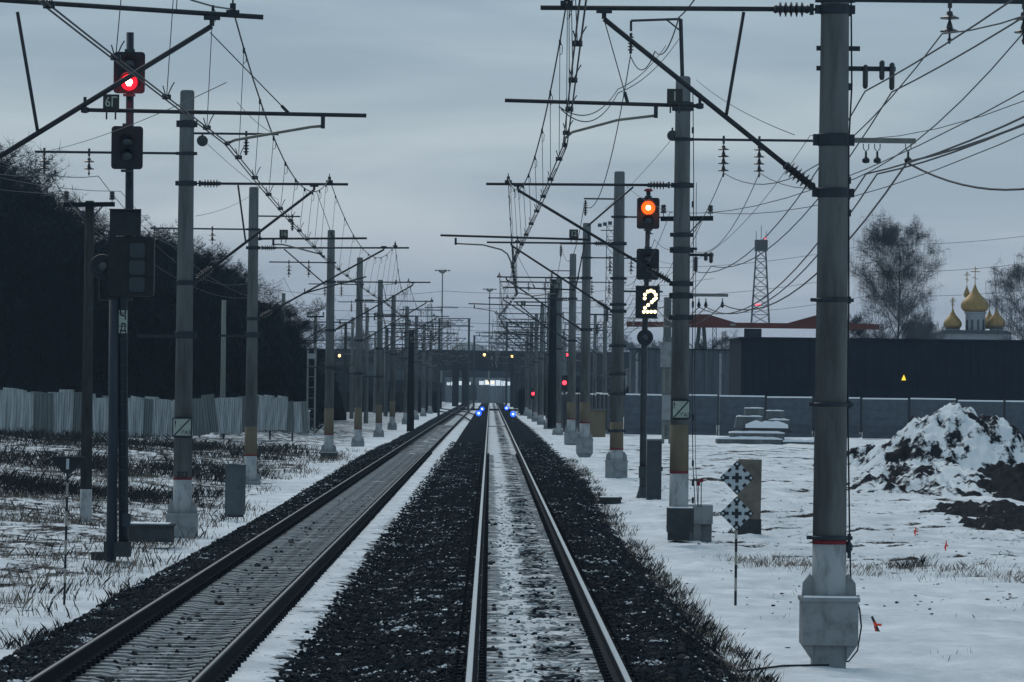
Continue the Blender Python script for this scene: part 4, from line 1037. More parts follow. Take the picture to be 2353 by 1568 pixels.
b = W(1602, 1244, 104); t = thing('concrete_block', 'pale square concrete block with a notched foot in front of the second right mast', 'concrete block', b)
MB().box((0, .25, .62), (.72, .5, .44)).build('block', CONCL, t)
m_ = MB(); m_.box((0, .32, .2), (.69, .34, .40)); m_.box((0, .09, .2), (.17, .12, .40)); m_.build('foot', mat('notched_foot_concrete', (.17, .185, .195), .85, .2, 4, .2), t); MB().box((0, .25, .855), (.70, .48, .03)).build('snow_cap', SNOWM, t)
b = W(1722, 1238, 107); t = thing('concrete_slab', 'upright brownish concrete slab behind the chequered diamond signs', 'concrete slab', b)
MB().box((0, .2, 1.18), (.56, .16, 1.44), (0, R(.6), 0)).build('upper_slab', mat('brown_concrete', (.15, .14, .12), .9, .35, 3, .3, 20), t)
MB().box((0.0, .2, .23), (.58, .18, .46)).build('lower_slab', CONCD, t)
# low dark troughs
for i, (px, py, d, sz, lab) in enumerate(((345, 1240, 97, (.95, .9, .35), 'low dark concrete trough lid beside the foot of the first left mast'), (755, 1062, 200, (.75, .5, .42), 'small dark relay platform at the foot of the third left mast'),
        (1402, 1165, 125, (.6, .9, .28), 'dark low cable box at the edge of the ballast left of the amber signal'), (1560, 1238, 103, (.5, .4, .3), 'dark box half buried beside the notched concrete block'))):
    b = W(px, py, d); t = thing('cable_box', lab, 'cable box', b); MB().box((0, .2, sz[2] / 2 - .05), sz).build('box', CONCD, t); MB().box((0, .2, sz[2] - .04), (sz[0] + .06, sz[1] + .06, .05)).build('lid', CONCD, t)
    MB().box((-.02, .25, sz[2] - .005), (sz[0] - .1, sz[1] - .1, .02)).build('snow_cap', SNOWG if i in (1,) else SNOWM, t)
for (px, py, d, w_, h_, lab) in ((692, 990, 262, .95, 1.15, 'white equipment hut box in front of the left fence'), (1372, 1005, 215, .8, 1.3, 'pale greenish cabinet between the third and fourth right masts'), (1340, 1010, 300, .7, 1.2, 'grey cabinet behind the fourth right mast')):
    b = W(px, py, d); t = thing('equipment_cabinet', lab, 'cabinet', b); MB().box((0, .3, h_ / 2), (w_, .6, h_)).build('case', CONCL if px < 1000 else BEIGE if px == 1372 else GREYB, t); MB().box((0, .3, h_ + .03), (w_ + .08, .7, .06)).build('lid', SNOWM if px < 1000 else CONC, t); MB().box((0, -.012, h_ * .5), (w_ * .8, .02, h_ * .85)).build('door', CONCL if px < 1000 else BEIGE if px == 1372 else GREYB, t)

def striped_post(parent, h, r, seg):
    n = int(h / seg)
    for k in range(n + 1):
        z0 = k * seg; z1 = min(h, z0 + seg)
        if z1 - z0 > .01: MB().lathe([(r, z0 - (.2 if k == 0 else 0)), (r, z1)], 10).build('post_segment', BLACK if k % 2 == 0 else mat('dirty_white_stripe', (.30, .30, .27), .8, .2, 8, 0), parent)
b = W(1690, 1388, 73.7); t = thing('diamond_marker', 'chequered black and white double diamond marker on a striped post in the snow', 'trackside sign', b)
zt = W(1690, 1218, 73.7).z - b.z; striped_post(t, zt, .022, .215)
for py in (1098, 1180):
    cz = W(1690, py, 73.7).z - b.z; q = .282
    dd = MB().prism([(0, q), (q, 0), (0, -q), (-q, 0)], -.01, .01).build('diamond_plate', BLACKW, t, loc=(0, -.04, cz)); u = q / 38.0
    bl = MB(); y0, y1 = -.016, -.0125
    for (ax, az) in ((0, 1), (1, 0), (0, -1), (-1, 0)):       # corner lozenges with an inward tab
        cx_, cz_ = ax * 29.5 * u, az * 29.5 * u; r_ = 8.7 * u
        bl.prism([(cx_, cz_ + r_), (cx_ + r_, cz_), (cx_, cz_ - r_), (cx_ - r_, cz_)], y0, y1)
        tx, tz = ax * 20.5 * u, az * 20.5 * u; bl.box((tx, -.0165, tz), (7.2 * u if ax == 0 else 6 * u, .004, 7.2 * u if az == 0 else 6 * u))
    for s1 in (-1, 1):
        for s2 in (-1, 1):
            cx_, cz_ = s1 * 16.6 * u, s2 * 16.6 * u; bl.box((cx_, -.0145, cz_), (9.4 * u, .004, 6.2 * u), (0, R(45) * s1 * s2, 0))
    bl.box((0, -.015, 0), (22 * u, .004, 7.4 * u)); bl.box((0, -.0155, 0), (7.4 * u, .0045, 22 * u))
    bl.build('black_pattern', BLACK, dd)
    for (ax, az) in ((0, 1), (1, 0), (0, -1), (-1, 0)):
        MB().lathe([(3.1 * u, 0), (2.6 * u, .006)], 12, axis='Y').build('reflector', BLACKW, dd, loc=(ax * 31 * u, -.0185, az * 31 * u))
b = W(148, 1372, 72); t = thing('triangle_marker', 'black downward triangle marker with white stripe on a leaning striped post at far left', 'trackside sign', b); t.rotation_euler.y = R(.8)
zt = W(155, 1085, 72).z - b.z; striped_post(t, zt, .020, .23)
tri = MB().prism([(-.26, zt + .24), (.26, zt + .24), (.26, zt + .20), (.06, zt - .02), (-.06, zt - .02), (-.26, zt + .20)], -.04, -.02).build('triangle_plate', BLACK, t)
MB().box((0, -.045, zt + .13), (.045, .006, .17)).build('white_stripe', BLACKW, tri); MB().box((0, -.03, zt + .25), (.54, .05, .015)).build('top_rim', STEELG, tri)
for i, (px, py, d, ln, tl, lab) in enumerate(((2022, 1458, 66, .24, -25, 'short wooden stake with an orange ribbon in the snow right of the nearest mast'), (2173, 1262, 88, .16, 4, 'small orange flag stake in the grass strip, the nearer of two'), (2103, 1228, 92, .14, 3, 'small orange flag stake in the grass strip, the farther of two'))):
    b = W(px, py, d); t = thing('marker_stake', lab, 'stake', b); t.rotation_euler.y = R(tl)
    if i: t.scale = (.6, .6, .8)
    MB().box((0, 0, ln / 2), (.035, .03, ln + .1)).build('stake', WOOD if i == 0 else ORANGE, t)
    m_ = MB(); m_.box((0, 0, ln * .7), (.045, .04, ln * .3)); m_.box((-.03, -.005, ln * .35), (.03, .008, ln * .6), (0, R(12), 0)); m_.box((.05, 0, ln * .55), (.07, .008, .035), (0, R(30), 0)); m_.build('ribbon', ORANGE, t)
for i, (px, py) in enumerate(((1604, 1150), (1611, 1148))):
    b = W(px, 1165, 104); t = thing('marker_stake', ('thin stake with a dark red tag left of its twin behind the notched block', 'thin stake with a dark red tag right of its twin behind the notched block')[i], 'stake', b)
    MB().tube([(0, 0, 0), (0, 0, .62 - .08 * (1 - i))], .012, 5).build('stake', RUST, t); MB().box((0, 0, .62 - .08 * (1 - i)), (.09, .02, .09)).build('tag', REDP, t)
# dark drum-like cable lying on the snow at mast foot
pth = [W(1905, 1528, E1 - .5), W(1800, 1522, E1 - .6), W(1700, 1518, E1 - 1), W(1640, 1500, E1 + .5), W(1600, 1475, E1 + 2), W(1560, 1458, E1 + 3.5)]
pth = [Vector((p.x, p.y, ground(p.x, p.y) + .02)) for p in pth]
ob = MB().tube([p - pth[0] for p in pth], .016, 6).build('ground_cable', BLACK, loc=pth[0]); tag(ob, 'black earthing cable lying on the snow from the nearest right mast to the ballast', 'cable')

# ------------------------------------------------------------------ fences
# left: leaning corrugated sheets on a bank
fa = W(-40, 1006, 215); fb = W(705, 985, 252)
fl_ = thing('sheet_fence', 'old pale corrugated sheet fence with leaning panels along the left wood', 'fence', (fa.x, fa.y, fa.z))
npan = 38; drv = (fb - fa); ang = math.atan2(drv.y, drv.x); plen = Vector((drv.x, drv.y, 0)).length / npan
def corr(w, h, n=5):
    m_ = MB(); vs = []; fs = []
    pr = []
    for k in range(n):
        x0 = -w/2 + w * k / n; st = w / n
        pr += [(x0, 0), (x0 + st * .3, 0), (x0 + st * .4, -.05), (x0 + st * .8, -.05), (x0 + st * .9, 0)]
    pr.append((w/2, 0))
    for x_, y_ in pr: vs += [(x_, y_, -.35), (x_, y_, h), (x_, y_ + .012, -.35), (x_, y_ + .012, h)]
    for k in range(len(pr) - 1):
        i = k * 4; j = i + 4
        fs += [(i, j, j + 1, i + 1), (i + 2, i + 3, j + 3, j + 2), (i + 1, j + 1, j + 3, i + 3)]
    m_.add(vs, fs); return m_
cms = [corr(plen * 1.03, h, n).mesh('fence_sheet', mm) for h in (2.15, 2.3) for n in (4, 6) for mm in (FENCEW, FENCEW, FENCEG)]
for k in range(npan):
    u = (k + .5) / npan; p = drv * u; 
    bulge = .25 * math.sin(u * 9 + .5) + .12 * math.sin(u * 31)
    o = bpy.data.objects.new('fence_sheet', random.choice(cms) if k > 4 else cms[0]); COL.objects.link(o); o.parent = fl_
    o.location = (p.x, p.y, p.z + bulge * .6 + random.uniform(-.06, .06) + .05); o.rotation_euler = (random.uniform(-.10, .10), random.uniform(-.06, .06) + .07 * math.sin(u * 17), ang + random.uniform(-.10, .10) - .22); o.scale.z = 1 - .32 * u
for k in range(0, npan, 3):
    p = drv * (k / npan); MB().box((p.x, p.y + .35, p.z + .45), (.10, .10, 2.3)).build('fence_post', STEEL, fl_)
tag(MB().box((0, 0, 0), (.1, .1, .1)).build('x', STEEL), kind='stuff') if False else None

# right: precast concrete panels
zf = W(1900, 1003, 280).z; 
cf = thing('concrete_fence', 'long blue grey precast concrete panel fence with snow on its top edge', 'fence', (W(1430, 1000, 280).x, 280, zf))
def cpanel():
    m_ = MB(); w, h = 2.84, 2.45
    m_.box((0, 0, h / 2), (w, .10, h)); 
    for k in range(4):
        m_.box((0, -.065, .40 + k * .55), (w - .3, .03, .42))
    m_.box((0, -.14, .10), (w, .2, .24))
    return m_
cpm = cpanel().mesh('concrete_panel', FENCEC); snm = MB().box((0, 0, 2.49), (2.84, .14, .09)).mesh('snow_cap', SNOWM); pom = MB().box((0, .02, 1.20), (.10, .10, 2.5)).mesh('fence_post', CONCD)
cum = 0; ydrift = 0
for k in range(-20, 16):
    if k < 0: rz = R(-86); x_ = .20 * k; y_ = -2.98 * (k + 1); ox, oy = .10, 1.49
    else: rz = 0; x_ = k * 3.0; y_ = 0; ox, oy = 1.5, 0
    o = bpy.data.objects.new('concrete_panel', cpm); COL.objects.link(o); o.parent = cf; o.location = (x_ + ox, y_ + oy, random.uniform(-.05, .05) - (.015 * k if k > 0 else 0)); o.rotation_euler = (0, random.uniform(-.008, .008), rz)
    s_ = bpy.data.objects.new('snow_cap', snm); COL.objects.link(s_); s_.parent = o; s_.location = (0, 0, .002)
    o = bpy.data.objects.new('fence_post', pom); COL.objects.link(o); o.parent = cf; o.location = (x_, y_, random.uniform(-.05, .03))

# stacked beams in front of the fence
bx0 = 240
def beam(label, px, py, wpx, hpx, d, dep=1.2, capt=.07, trap=0):
    s_ = FP / d; b = W(px, py, d); t = thing('concrete_beam', label, 'concrete beam', b)
    w, h = wpx / s_, hpx / s_
    MB().prism([(-w/2, 0), (w/2, 0), (w/2 - trap, h), (-w/2 + trap, h)], 0, dep).build('beam', CONCD if h < .3 else CONC, t)
    cp = MB(); n = 8; outl = [(-w/2 + trap - .02, h)] + [(-w/2 + trap + (w - 2 * trap) * (k / n), h + capt * (.7 + .5 * random.random()) * (1 if 0 < k < n else .5)) for k in range(n + 1)] + [(w/2 - trap + .02, h)]
    cp.prism(outl[::-1], -.03, dep + .02).build('snow_cap', SNOWM, t)
beam('long lowest concrete beam of the snowy pile left half', 1722, 1040, 150, 30, 240, 1.6, .14)
beam('long lowest concrete beam of the snowy pile right half', 1838, 1038, 78, 22, 240, 1.6, .14)
beam('wide second layer slab in the snowy pile before the fence', 1740, 1010, 125, 14, 240.4, 1.3, .12)
beam('slab with the thickest snow, third layer of the pile', 1762, 994, 122, 10, 240.6, 1.2, .38, .3)
beam('trapezoid block at the left of the pile middle layer', 1722, 984, 68, 26, 241, .8, .07, .12)
beam('flat block at the right of the pile middle layer', 1790, 980, 48, 14, 241, .8, .09, .03)
beam('left topmost block of the snowy beam pile', 1733, 960, 46, 21, 241.2, .7, .06, .05)
beam('right topmost block of the snowy beam pile', 1782, 964, 44, 19, 241.2, .7, .06, .06)

# snow covered soil heap
def heap(label, px, py, d, w, h, material, dep=4.0, seed=0, jag=.22, name='soil_heap', skew=0):
    b = W(px, py, d); m_ = MB(); nx_, ny_ = 150, 80; vs = []; fs = []
    for j in range(ny_):
        for i in range(nx_):
            u = (i / (nx_ - 1) - .5) * 2; v = (j / (ny_ - 1) - .5) * 2
            r2 = math.sqrt((u - skew * (1 - abs(u))) ** 2 + v * v)
            zz = h * max(0, 1 - r2 ** 1.7) ** 1.15
            nn = noise.fractal(Vector((u * 4 + seed, v * 4, seed)), 1, 2, 5)
            zz = zz + jag * h * nn * min(1, max(0, 1 - r2) * 3)
            clod = noise.fractal(Vector((u * w * 1.6, v * dep * 1.6, seed + 3)), 1, 2, 5) * .15 * min(1, max(0, 1.05 - r2) * 4)
            vs.append((u * w / 2, v * dep, ground(b.x + u * w / 2, b.y + v * dep, False) - b.z + zz + clod - .10 - .25 * max(0, r2 - .75)))
    for j in range(ny_ - 1):
        for i in range(nx_ - 1): fs.append((j*nx_+i, j*nx_+i+1, (j+1)*nx_+i+1, (j+1)*nx_+i))
    o = m_.add(vs, fs).build(name, material, loc=b, smooth=True); return tag(o, label, 'soil heap')
heap('tall heap of soil streaked with snow at the right in front of the concrete fence', 2205, 1085, 165, 8.2, 2.45, HEAP, 5, 1.3, .13)
heap('low snowy ridge running left from the tall soil heap', 2010, 1050, 175, 5.6, .85, HEAP, 4, 5.3, .3)
heap('broad snowy apron of soil lumps below the tall heap', 2140, 1120, 140, 7.0, .75, HEAP, 8, 9.1, .45)
heap('flat spread of bare dark soil at the right frame edge', 2320, 1170, 118, 5.2, .38, SOILM, 11, 2.2, .4)
heap('dark soil bank above the flat spread at the right edge', 2345, 1120, 138, 4.6, .8, SOILM, 8, 7.7, .3)
o = heap('rusty orange container end showing behind the soil heap at the right edge', 2352, 1000, 190, 1.0, .5, ORANGE, .4, 4, .1, name='orange_tarpaulin'); o['category'] = 'tarpaulin'; o['label'] = 'crumpled dull orange tarpaulin behind the soil heap at the right frame edge'
o.data.materials.clear(); o.data.materials.append(mat('dull_orange', (.20, .035, .02), .7, .3, 4, .2))

# ------------------------------------------------------------------ buildings on the right
b = W(1702, 912, 330); dw = thing('warehouse', 'long dark windowless warehouse behind the concrete fence on the right', 'building', (b.x, 330, -.3))
hh = W(1702, 779, 330).z + .3; wl = 34.0
MB().box((wl / 2, 8, hh / 2), (wl, 16, hh)).build('wall', DARKW, dw)
ribm = MB().box((0, -.03, hh / 2), (.10, .06, hh - .1)).mesh('cladding_rib', DARKW)
for k in range(56):
    o = bpy.data.objects.new('cladding_rib', ribm); COL.objects.link(o); o.parent = dw; o.location = (.3 + k * .6, 0, 0)
MB().box((wl / 2, 8, hh + .08), (wl + .3, 16.3, .14)).build('roof', DARKW, dw)
yw = W(2076, 868, 330); MB().prism([(-.16, -.2), (.02, .22), (.12, .0), (.18, -.2)], -.09, -.07).build('lit_window', EM_YEL, dw, loc=(yw.x - b.x, 0, yw.z + .3))
# low grey sheds and lattice behind fence
b = W(1565, 912, 400); sh = thing('depot_shed', 'pale grey depot wall between the second right mast and the dark warehouse', 'building', (b.x - 4.5, 400, -.3))
MB().box((5.5, 3, 3.4), (11, 6, 6.8)).build('wall', mat('misty_grey_wall', (.075, .092, .108), .9, .45, .8, 0, stretch=(3, 1, .4)), sh)
for k in range(9): MB().box((.5 + k * 1.25, -.05, 3.3), (.22, .08, 6.4)).build('pilaster', CONCL if k % 3 == 0 else GREYB, sh)
MB().box((5.5, 3, 6.85), (11.4, 6.4, .12)).build('roof', ROOFG, sh)
# gantry crane girder
cr0 = W(1440, 745, 420); cr1 = W(2020, 752, 420)
cg = thing('gantry_crane', 'long faded red gantry crane girder above the depot on the right', 'crane', (cr0.x, 420, -.3)); ln = cr1.x - cr0.x; hz = cr0.z + .3
MB().box((ln / 2, 0, hz), (ln, .8, .50)).build('girder', CRANE, cg)
for xa in (W(1612, 735, 420).x - cr0.x, W(1872, 735, 420).x - cr0.x + .6):
    MB().prism([(-3.2, .25), (-.6, 1.0), (.6, 1.0), (3.2, .25)], -.35, .35).build('end_truss', CRANE, cg, loc=(xa, 0, hz))
    for s in (-1, 1): MB().tube([(xa + s * .2, 0, hz), (xa + s * 1.0, 0, 0)], .18, 6).build('leg', STEELG, cg)
MB().box((ln * .5, 0, hz - .9), (1.6, 1.0, 1.2)).build('trolley', ROOFG, cg)
MB().box((ln * .42, -.42, hz + .05), (.5, .1, .2)).build('lamp_box', CONCL, cg)

def lattice(label, name, cat, px, pyb, pyt, d, wb, wt, material, nseg=9, group=None, zg=None, platform=False, lamps=()):
    b = W(px, pyb, d); t_ = W(px + (pyb - pyt) * .010, pyt, d); t = thing(name, label, cat, b, group); H = t_.z - b.z; sx = (t_.x - b.x) * .0
    rr = max(.03, wb * .028)
    w = lambda z: (wb + (wt - wb) * z / H) / 2
    for a, c in ((-1, -1), (1, -1), (1, 1), (-1, 1)): MB().tube([(a * w(0), c * w(0), 0), (a * w(H), c * w(H), H)], rr, 5).build('leg', material, t)
    m_ = MB()
    for k in range(nseg):
        z0 = H * k / nseg; z1 = H * (k + 1) / nseg
        for (a0, c0, a1, c1) in ((-1, -1, 1, -1), (1, -1, 1, 1), (1, 1, -1, 1), (-1, 1, -1, -1)):
            m_.tube([(a0 * w(z0), c0 * w(z0), z0), (a1 * w(z1), c1 * w(z1), z1)], rr * .5, 3); m_.tube([(a1 * w(z0), c1 * w(z0), z0), (a0 * w(z1), c0 * w(z1), z1)], rr * .5, 3); m_.tube([(a0 * w(z1), c0 * w(z1), z1), (a1 * w(z1), c1 * w(z1), z1)], rr * .5, 3)
    m_.build('bracing', material, t)
    if platform:
        MB().box((0, 0, H - 1.0), (wt * 1.5, wt * 1.5, 2.0)).build('antenna_cluster', STEELG, t)
        for s in (-1, 0, 1): MB().tube([(s * wt * .6, 0, H), (s * wt * .6, 0, H + 2.6 - abs(s))], .05, 4).build('antenna_rod', STEEL, t)
    for (x_, z_) in lamps: MB().lathe([(.22, -.2), (.28, 0), (.2, .2)], 8).build('red_lamp', MATS['far_red_lens'], t, loc=(x_, -w(0) - .1, z_))
    return t, H
tw, H_ = lattice('lattice radio tower with red lamps and an antenna head, left of the nearest right mast', 'radio_tower', 'radio tower', 1747, 745, 552, 800, 3.2, 1.5, STEELG, 9, platform=True, lamps=())
tb = tw.location
for px, py in ((1757, 548), (1738, 741 - 40), (1745, 741 - 40)):
    p = W(px, py, 799) - tb; MB().lathe([(.12, -.14), (.18, 0), (.12, .14)], 8).build('red_lamp', MATS['far_red_lens'], tw, loc=(p.x, -1.9, p.z))
tw.location.z = tb.z; MB().box((0, 0, -9), (2.8, 2.8, 18)).build('base_block', DARKW, tw) if False else None
for px in (1733, 1757):
    pass
lattice('floodlight mast of thin lattice between the third right mast and the amber signal', 'floodlight_mast', 'floodlight mast', 1400, 900, 520, 480, 1.1, .9, STEELG, 16)
fl0 = W(1389, 518, 480); t = thing('floodlight_cluster', 'cluster of floodlights on the lattice mast behind the third right mast', 'floodlights', fl0)
for k in range(3): MB().box((-.5 + k * .55, 0, .12 * k), (.42, .3, .38)).build('floodlight', STEELG, t)
MB().box((.8, 0, -.55), (2.4, .8, .08)).build('platform', STEELG, t); MB().box((.8, 0, -1.6), (1.2, .8, .06)).build('platform_rail', STEELG, t)
# tall lamp mast in the middle
for (px, pyt, d, lab) in ((1014, 622, 900, 'tall slender high mast lamp above the left half of the far bridge'), (1123, 665, 1000, 'farther slender high mast lamp above the middle of the far bridge')):
    b = W(px, 880, d); T = W(px, pyt, d); t = thing('high_mast_lamp', lab, 'lamp mast', b); H = T.z - b.z
    MB().tube([(0, 0, 0), (0, 0, H)], [.2, .12], 8).build('mast', STEELP, t)  # galvanised steel, taken pale to imitate fading in haze
    MB().lathe([(.3, H - .6), (.8, H - .2), (.9, H), (.4, H + .2)], 12).build('lamp_ring', STEELP, t)
    for k in range(6):
        a = k * math.pi / 3; MB().box((1.3 * math.cos(a), 1.3 * math.sin(a), H), (.5, .4, .25)).build('lamp', STEELG, t)
for (px, pyt, d) in ((1837, 712, 430), (1830, 722, 430), (1725, 728, 430), (1700, 733, 430)):
    pass

# church
cd = 600; b = W(2240, 775, cd); ch = thing('church', 'white church with gilded onion domes and crosses beyond the warehouse', 'church', (b.x, cd, 0))
def PX(px, py): p = W(px, py, cd) - ch.location; return p
def cross(z, x, s, parent):
    m_ = MB(); m_.box((x, 0, z + s * .5), (.10, .10, s)); m_.box((x, 0, z + s * .70), (s * .55, .10, .10)); m_.box((x, 0, z + s * .86), (s * .28, .09, .08)); m_.box((x, 0, z + s * .32), (s * .34, .09, .08), (0, R(20), 0))
    m_.build('cross', GOLD, parent)
def dome(px, pyb, pyt, rw, cr):
    p0 = PX(px, pyb); p1 = PX(px, pyt); h = p1.z - p0.z
    pr = [(.62, 0), (.80, .04), (.95, .12), (1.0, .21), (.97, .30), (.85, .40), (.66, .50), (.45, .60), (.27, .70), (.15, .82), (.07, .93), (.03, 1.0)]
    o = MB().lathe([(r * rw, z * h) for r, z in pr], 24).build('onion_dome', GOLD, ch, smooth=True, loc=p0); cross(h, 0, cr, o); return o
dome(2240, 718, 652, 1.92, 2.3); dome(2189, 756, 707, 1.25, 1.4); dome(2197, 755, 708, 1.1, 1.3).location.y += 5; dome(2290, 755, 706, 1.25, 1.4); dome(2283, 755, 708, 1.1, 1.3).location.y += 5; dome(2227, 683, 650, .42, 1.6).location.y += 3
dr = PX(2241, 775); tp = PX(2241, 717)
d_ = MB().lathe([(1.35, dr.z), (1.35, tp.z - .3), (1.5, tp.z - .25), (1.5, tp.z)], 20, (dr.x, 0, 0)).build('drum', PLAST, ch, smooth=False)
for a in (-60, -25, 10, 45):
    x_ = math.sin(R(a)) * 1.37; y_ = -math.cos(R(a)) * 1.37
    MB().prism([(-.16, -1.0), (.16, -1.0), (.16, .4), (0, .6), (-.16, .4)], -.03, .03).build('arched_window', LENS, d_, loc=(dr.x + x_, y_, tp.z - 1.6)).rotation_euler.z = R(a)
for px in (2189, 2290):
    q = PX(px, 775); q2 = PX(px, 755); MB().lathe([(.95, q.z - 3), (.95, q2.z - .1), (1.05, q2.z)], 16, (q.x, 0, 0)).build('drum', PLAST, ch)
q = PX(2240, 768); MB().box((q.x, 2, q.z / 2), (9.5, 7, q.z)).build('nave', PLAST, ch)
MB().prism([(-5, q.z), (5, q.z), (4.0, q.z + .5), (-4.0, q.z + .5)], -1.8, 5.8).build('roof', STEELG, ch, loc=(q.x, 0, 0))

# ------------------------------------------------------------------ far bridge and station
BD = 780; bl_ = W(560, 880, BD); brx = W(1480, 880, BD)
br = thing('road_bridge', 'dark concrete road bridge crossing the railway in the distance', 'bridge', (0, BD, -.3))
zt = W(1126, 806, BD).z + .3; zb = W(1126, 852, BD).z + .3; x0, x1 = bl_.x - 20, brx.x + 14
MB().box(((x0 + x1) / 2, 6, (zt + zb) / 2), (x1 - x0, 12, zt - zb)).build('deck', ROOFG, br)
g0 = W(690, 850, BD).x; g1 = W(1010, 850, BD).x; MB().box(((g0 + g1) / 2, -.15, zb + .55), (g1 - g0, .3, 1.15)).build('parapet_girder', BRG, br)
MB().box(((x0 + x1) / 2, -.08, zt + .9), (x1 - x0, .08, .08)).build('handrail', STEEL, br)
bm = MB().box((0, -.08, zt + .45), (.09, .08, .9)).mesh('baluster', STEEL)
for k in range(60):
    o = bpy.data.objects.new('baluster', bm); COL.objects.link(o); o.parent = br; o.location = (x0 + (x1 - x0) * k / 59, 0, 0)
for px in (700, 790, 880, 1003, 1046, 1068, 1180, 1215, 1290, 1400): MB().box((W(px, 880, BD).x, 6, zb / 2), (1.1, 9, zb)).build('pier', ROOFG if px in (1046, 1068, 1180, 1215) else BRG, br)
for i, (px, py, m_) in enumerate(((665, 817, EM_WARM), (780, 817, EM_WARM), (1113, 815, EM_WARM), (1177, 818, EM_WARM), (1298, 818, EM_WARM), (1303, 815, MATS['far_red_lens']))):
    p = W(px, py, BD - 1.5); t = thing('bridge_lamp', ('leftmost warm lamp glowing on the far bridge', 'warm lamp on the far bridge by the third left mast', 'warm lamp on the far bridge above the track', 'small warm lamp right of the track on the far bridge', 'warm lamp beside the red one on the far bridge', 'red lamp glowing on the far bridge')[i], 'lamp', (p.x, p.y, p.z), 'lamps on the far bridge')
    MB().lathe([(.1, -.3), (.24, -.15), (.2, .1), (.05, .2)], 10).build('lamp_glass', m_, t); MB().tube([(0, .1, .3), (0, 1.2, .3)], .05, 5).build('lamp_arm', STEEL, t)
# tent-like roof above the bridge
p = W(1078, 806, 830); o = MB().lathe([(4.0, 0), (3.0, .9), (1.5, 1.6), (.4, 1.9)], 14).build('domed_roof', CONCL, loc=(p.x, 830, p.z - .3)); tag(o, 'pale domed roof peeping over the parapet of the far bridge', 'roof')
# floodlit station hall beyond
p0 = W(1022, 945, 1000); st = thing('station_hall', 'pale floodlit hall with an arched door seen under the far bridge', 'building', (p0.x, 1000, -.5)); wl = W(1176, 945, 1000).x - p0.x
zl = W(1100, 868, 1000).z + .5
MB().box((wl / 2, 5, zl / 2), (wl, 10, zl)).build('wall', mat('dim_plaster', (.15, .175, .19), .9, .35, .4, 0, stretch=(2, 1, .4)), st)
for (pa, pb, za, zb_) in ((1026, 1082, 876, 888), (1100, 1176, 872, 888)):
    xa = W(pa, 880, 1000).x - p0.x; xb = W(pb, 880, 1000).x - p0.x; ZA = W(1100, za, 1000).z + .5; ZB = W(1100, zb_, 1000).z + .5
    n_ = 6; ww = (xb - xa) / n_
    for k in range(n_): MB().box((xa + ww * (k + .5), -.05, (ZA + ZB) / 2 + random.uniform(-.1, .1)), (ww * .86, .08, (ZA - ZB) * (.45 + .35 * math.sin(3.14 * (k + .5) / n_)))).build('window', EM_WIN, st)
xa = W(1087, 900, 1000).x - p0.x; MB().prism([(-.9, 0), (.9, 0), (.9, 2.6), (.5, 3.4), (0, 3.7), (-.5, 3.4), (-.9, 2.6)], -.08, -.02).build('arched_door', LENS, st, loc=(xa, 0, .8))
for px in (1120, 1132): MB().lathe([(.2, 0), (.24, .05)], 8, axis='Y').build('lamp', EM_WARM, st, loc=(W(px, 878, 1000).x - p0.x, -.2, W(1100, 879, 1000).z + .5))

ORDN = ['first', 'second', 'third', 'fourth', 'fifth', 'sixth', 'seventh']
# extra lattice portals / masts in the yard
yard = [(985, 905, 700, 560, 'L'), (1003, 905, 730, 600, 'L'), (962, 915, 735, 500, 'L'), (1030, 905, 745, 650, 'L'), (930, 925, 705, 430, 'L'), (1200, 905, 735, 560, 'R'), (1217, 915, 728, 470, 'R'), (1187, 905, 745, 620, 'R'), (1240, 915, 735, 450, 'R'), (1160, 905, 760, 680, 'R'), (1256, 925, 640, 330, 'R'), (1378, 925, 740, 450, 'R'), (1395, 925, 765, 520, 'R'), (1610, 905, 760, 600, 'R'), (1640, 905, 752, 600, 'R'), (1662, 905, 762, 600, 'R')]
ylab = ['lattice yard mast with crossbars far down left of the track', 'thin lattice yard mast nearer the track on the left, fourth from the rails', 'lattice yard mast beside the short tarred pole', 'lattice yard mast closest to the rails on the left', 'lattice yard mast behind the sixth left mast',
        'lattice yard mast right of the rails, second from them', 'lattice yard mast right of the rails, third from them', 'lattice yard mast right of the rails under the wires', 'lattice yard mast just left of the tarred pole', 'smallest lattice yard mast straight above the rails',
        'tall narrow lattice post left of the tarred pole', 'lattice mast left of the third right mast, the left of a pair', 'lattice mast left of the third right mast, the right of a pair', 'leftmost of three lattice posts before the depot', 'middle of three lattice posts before the depot', 'rightmost of three lattice posts before the depot']
for i, (px, pb, pt, d, sd_) in enumerate(yard):
    t, H = lattice(ylab[i], 'lattice_mast', 'lattice mast', px, pb + 20, pt, d, .75 if d > 400 else .4, .5 if d > 400 else .35, STEELG if i % 2 else STEEL, 10, 'lattice masts of the yard')
    s = 1 if sd_ == 'L' else -1
    if i < 12:
        for z_, l_ in ((H * .97, 4.2), (H * .82, 3.0)): MB().box((s * l_ * .35, 0, z_), (l_, .09, .10)).build('crossarm', STEEL, t)
        MB().tube([(s * l_ * .8, 0, H * .82), (0, 0, H * .62)], .05, 5).build('strut', STEEL, t)
        mm = MB(); 
        for q in (.3, 1.6): disc_string(mm, (s * q * .9, 0, H * .97), 3, .2, .18, 6)
        mm.build('hanging_insulator', PORC, t)
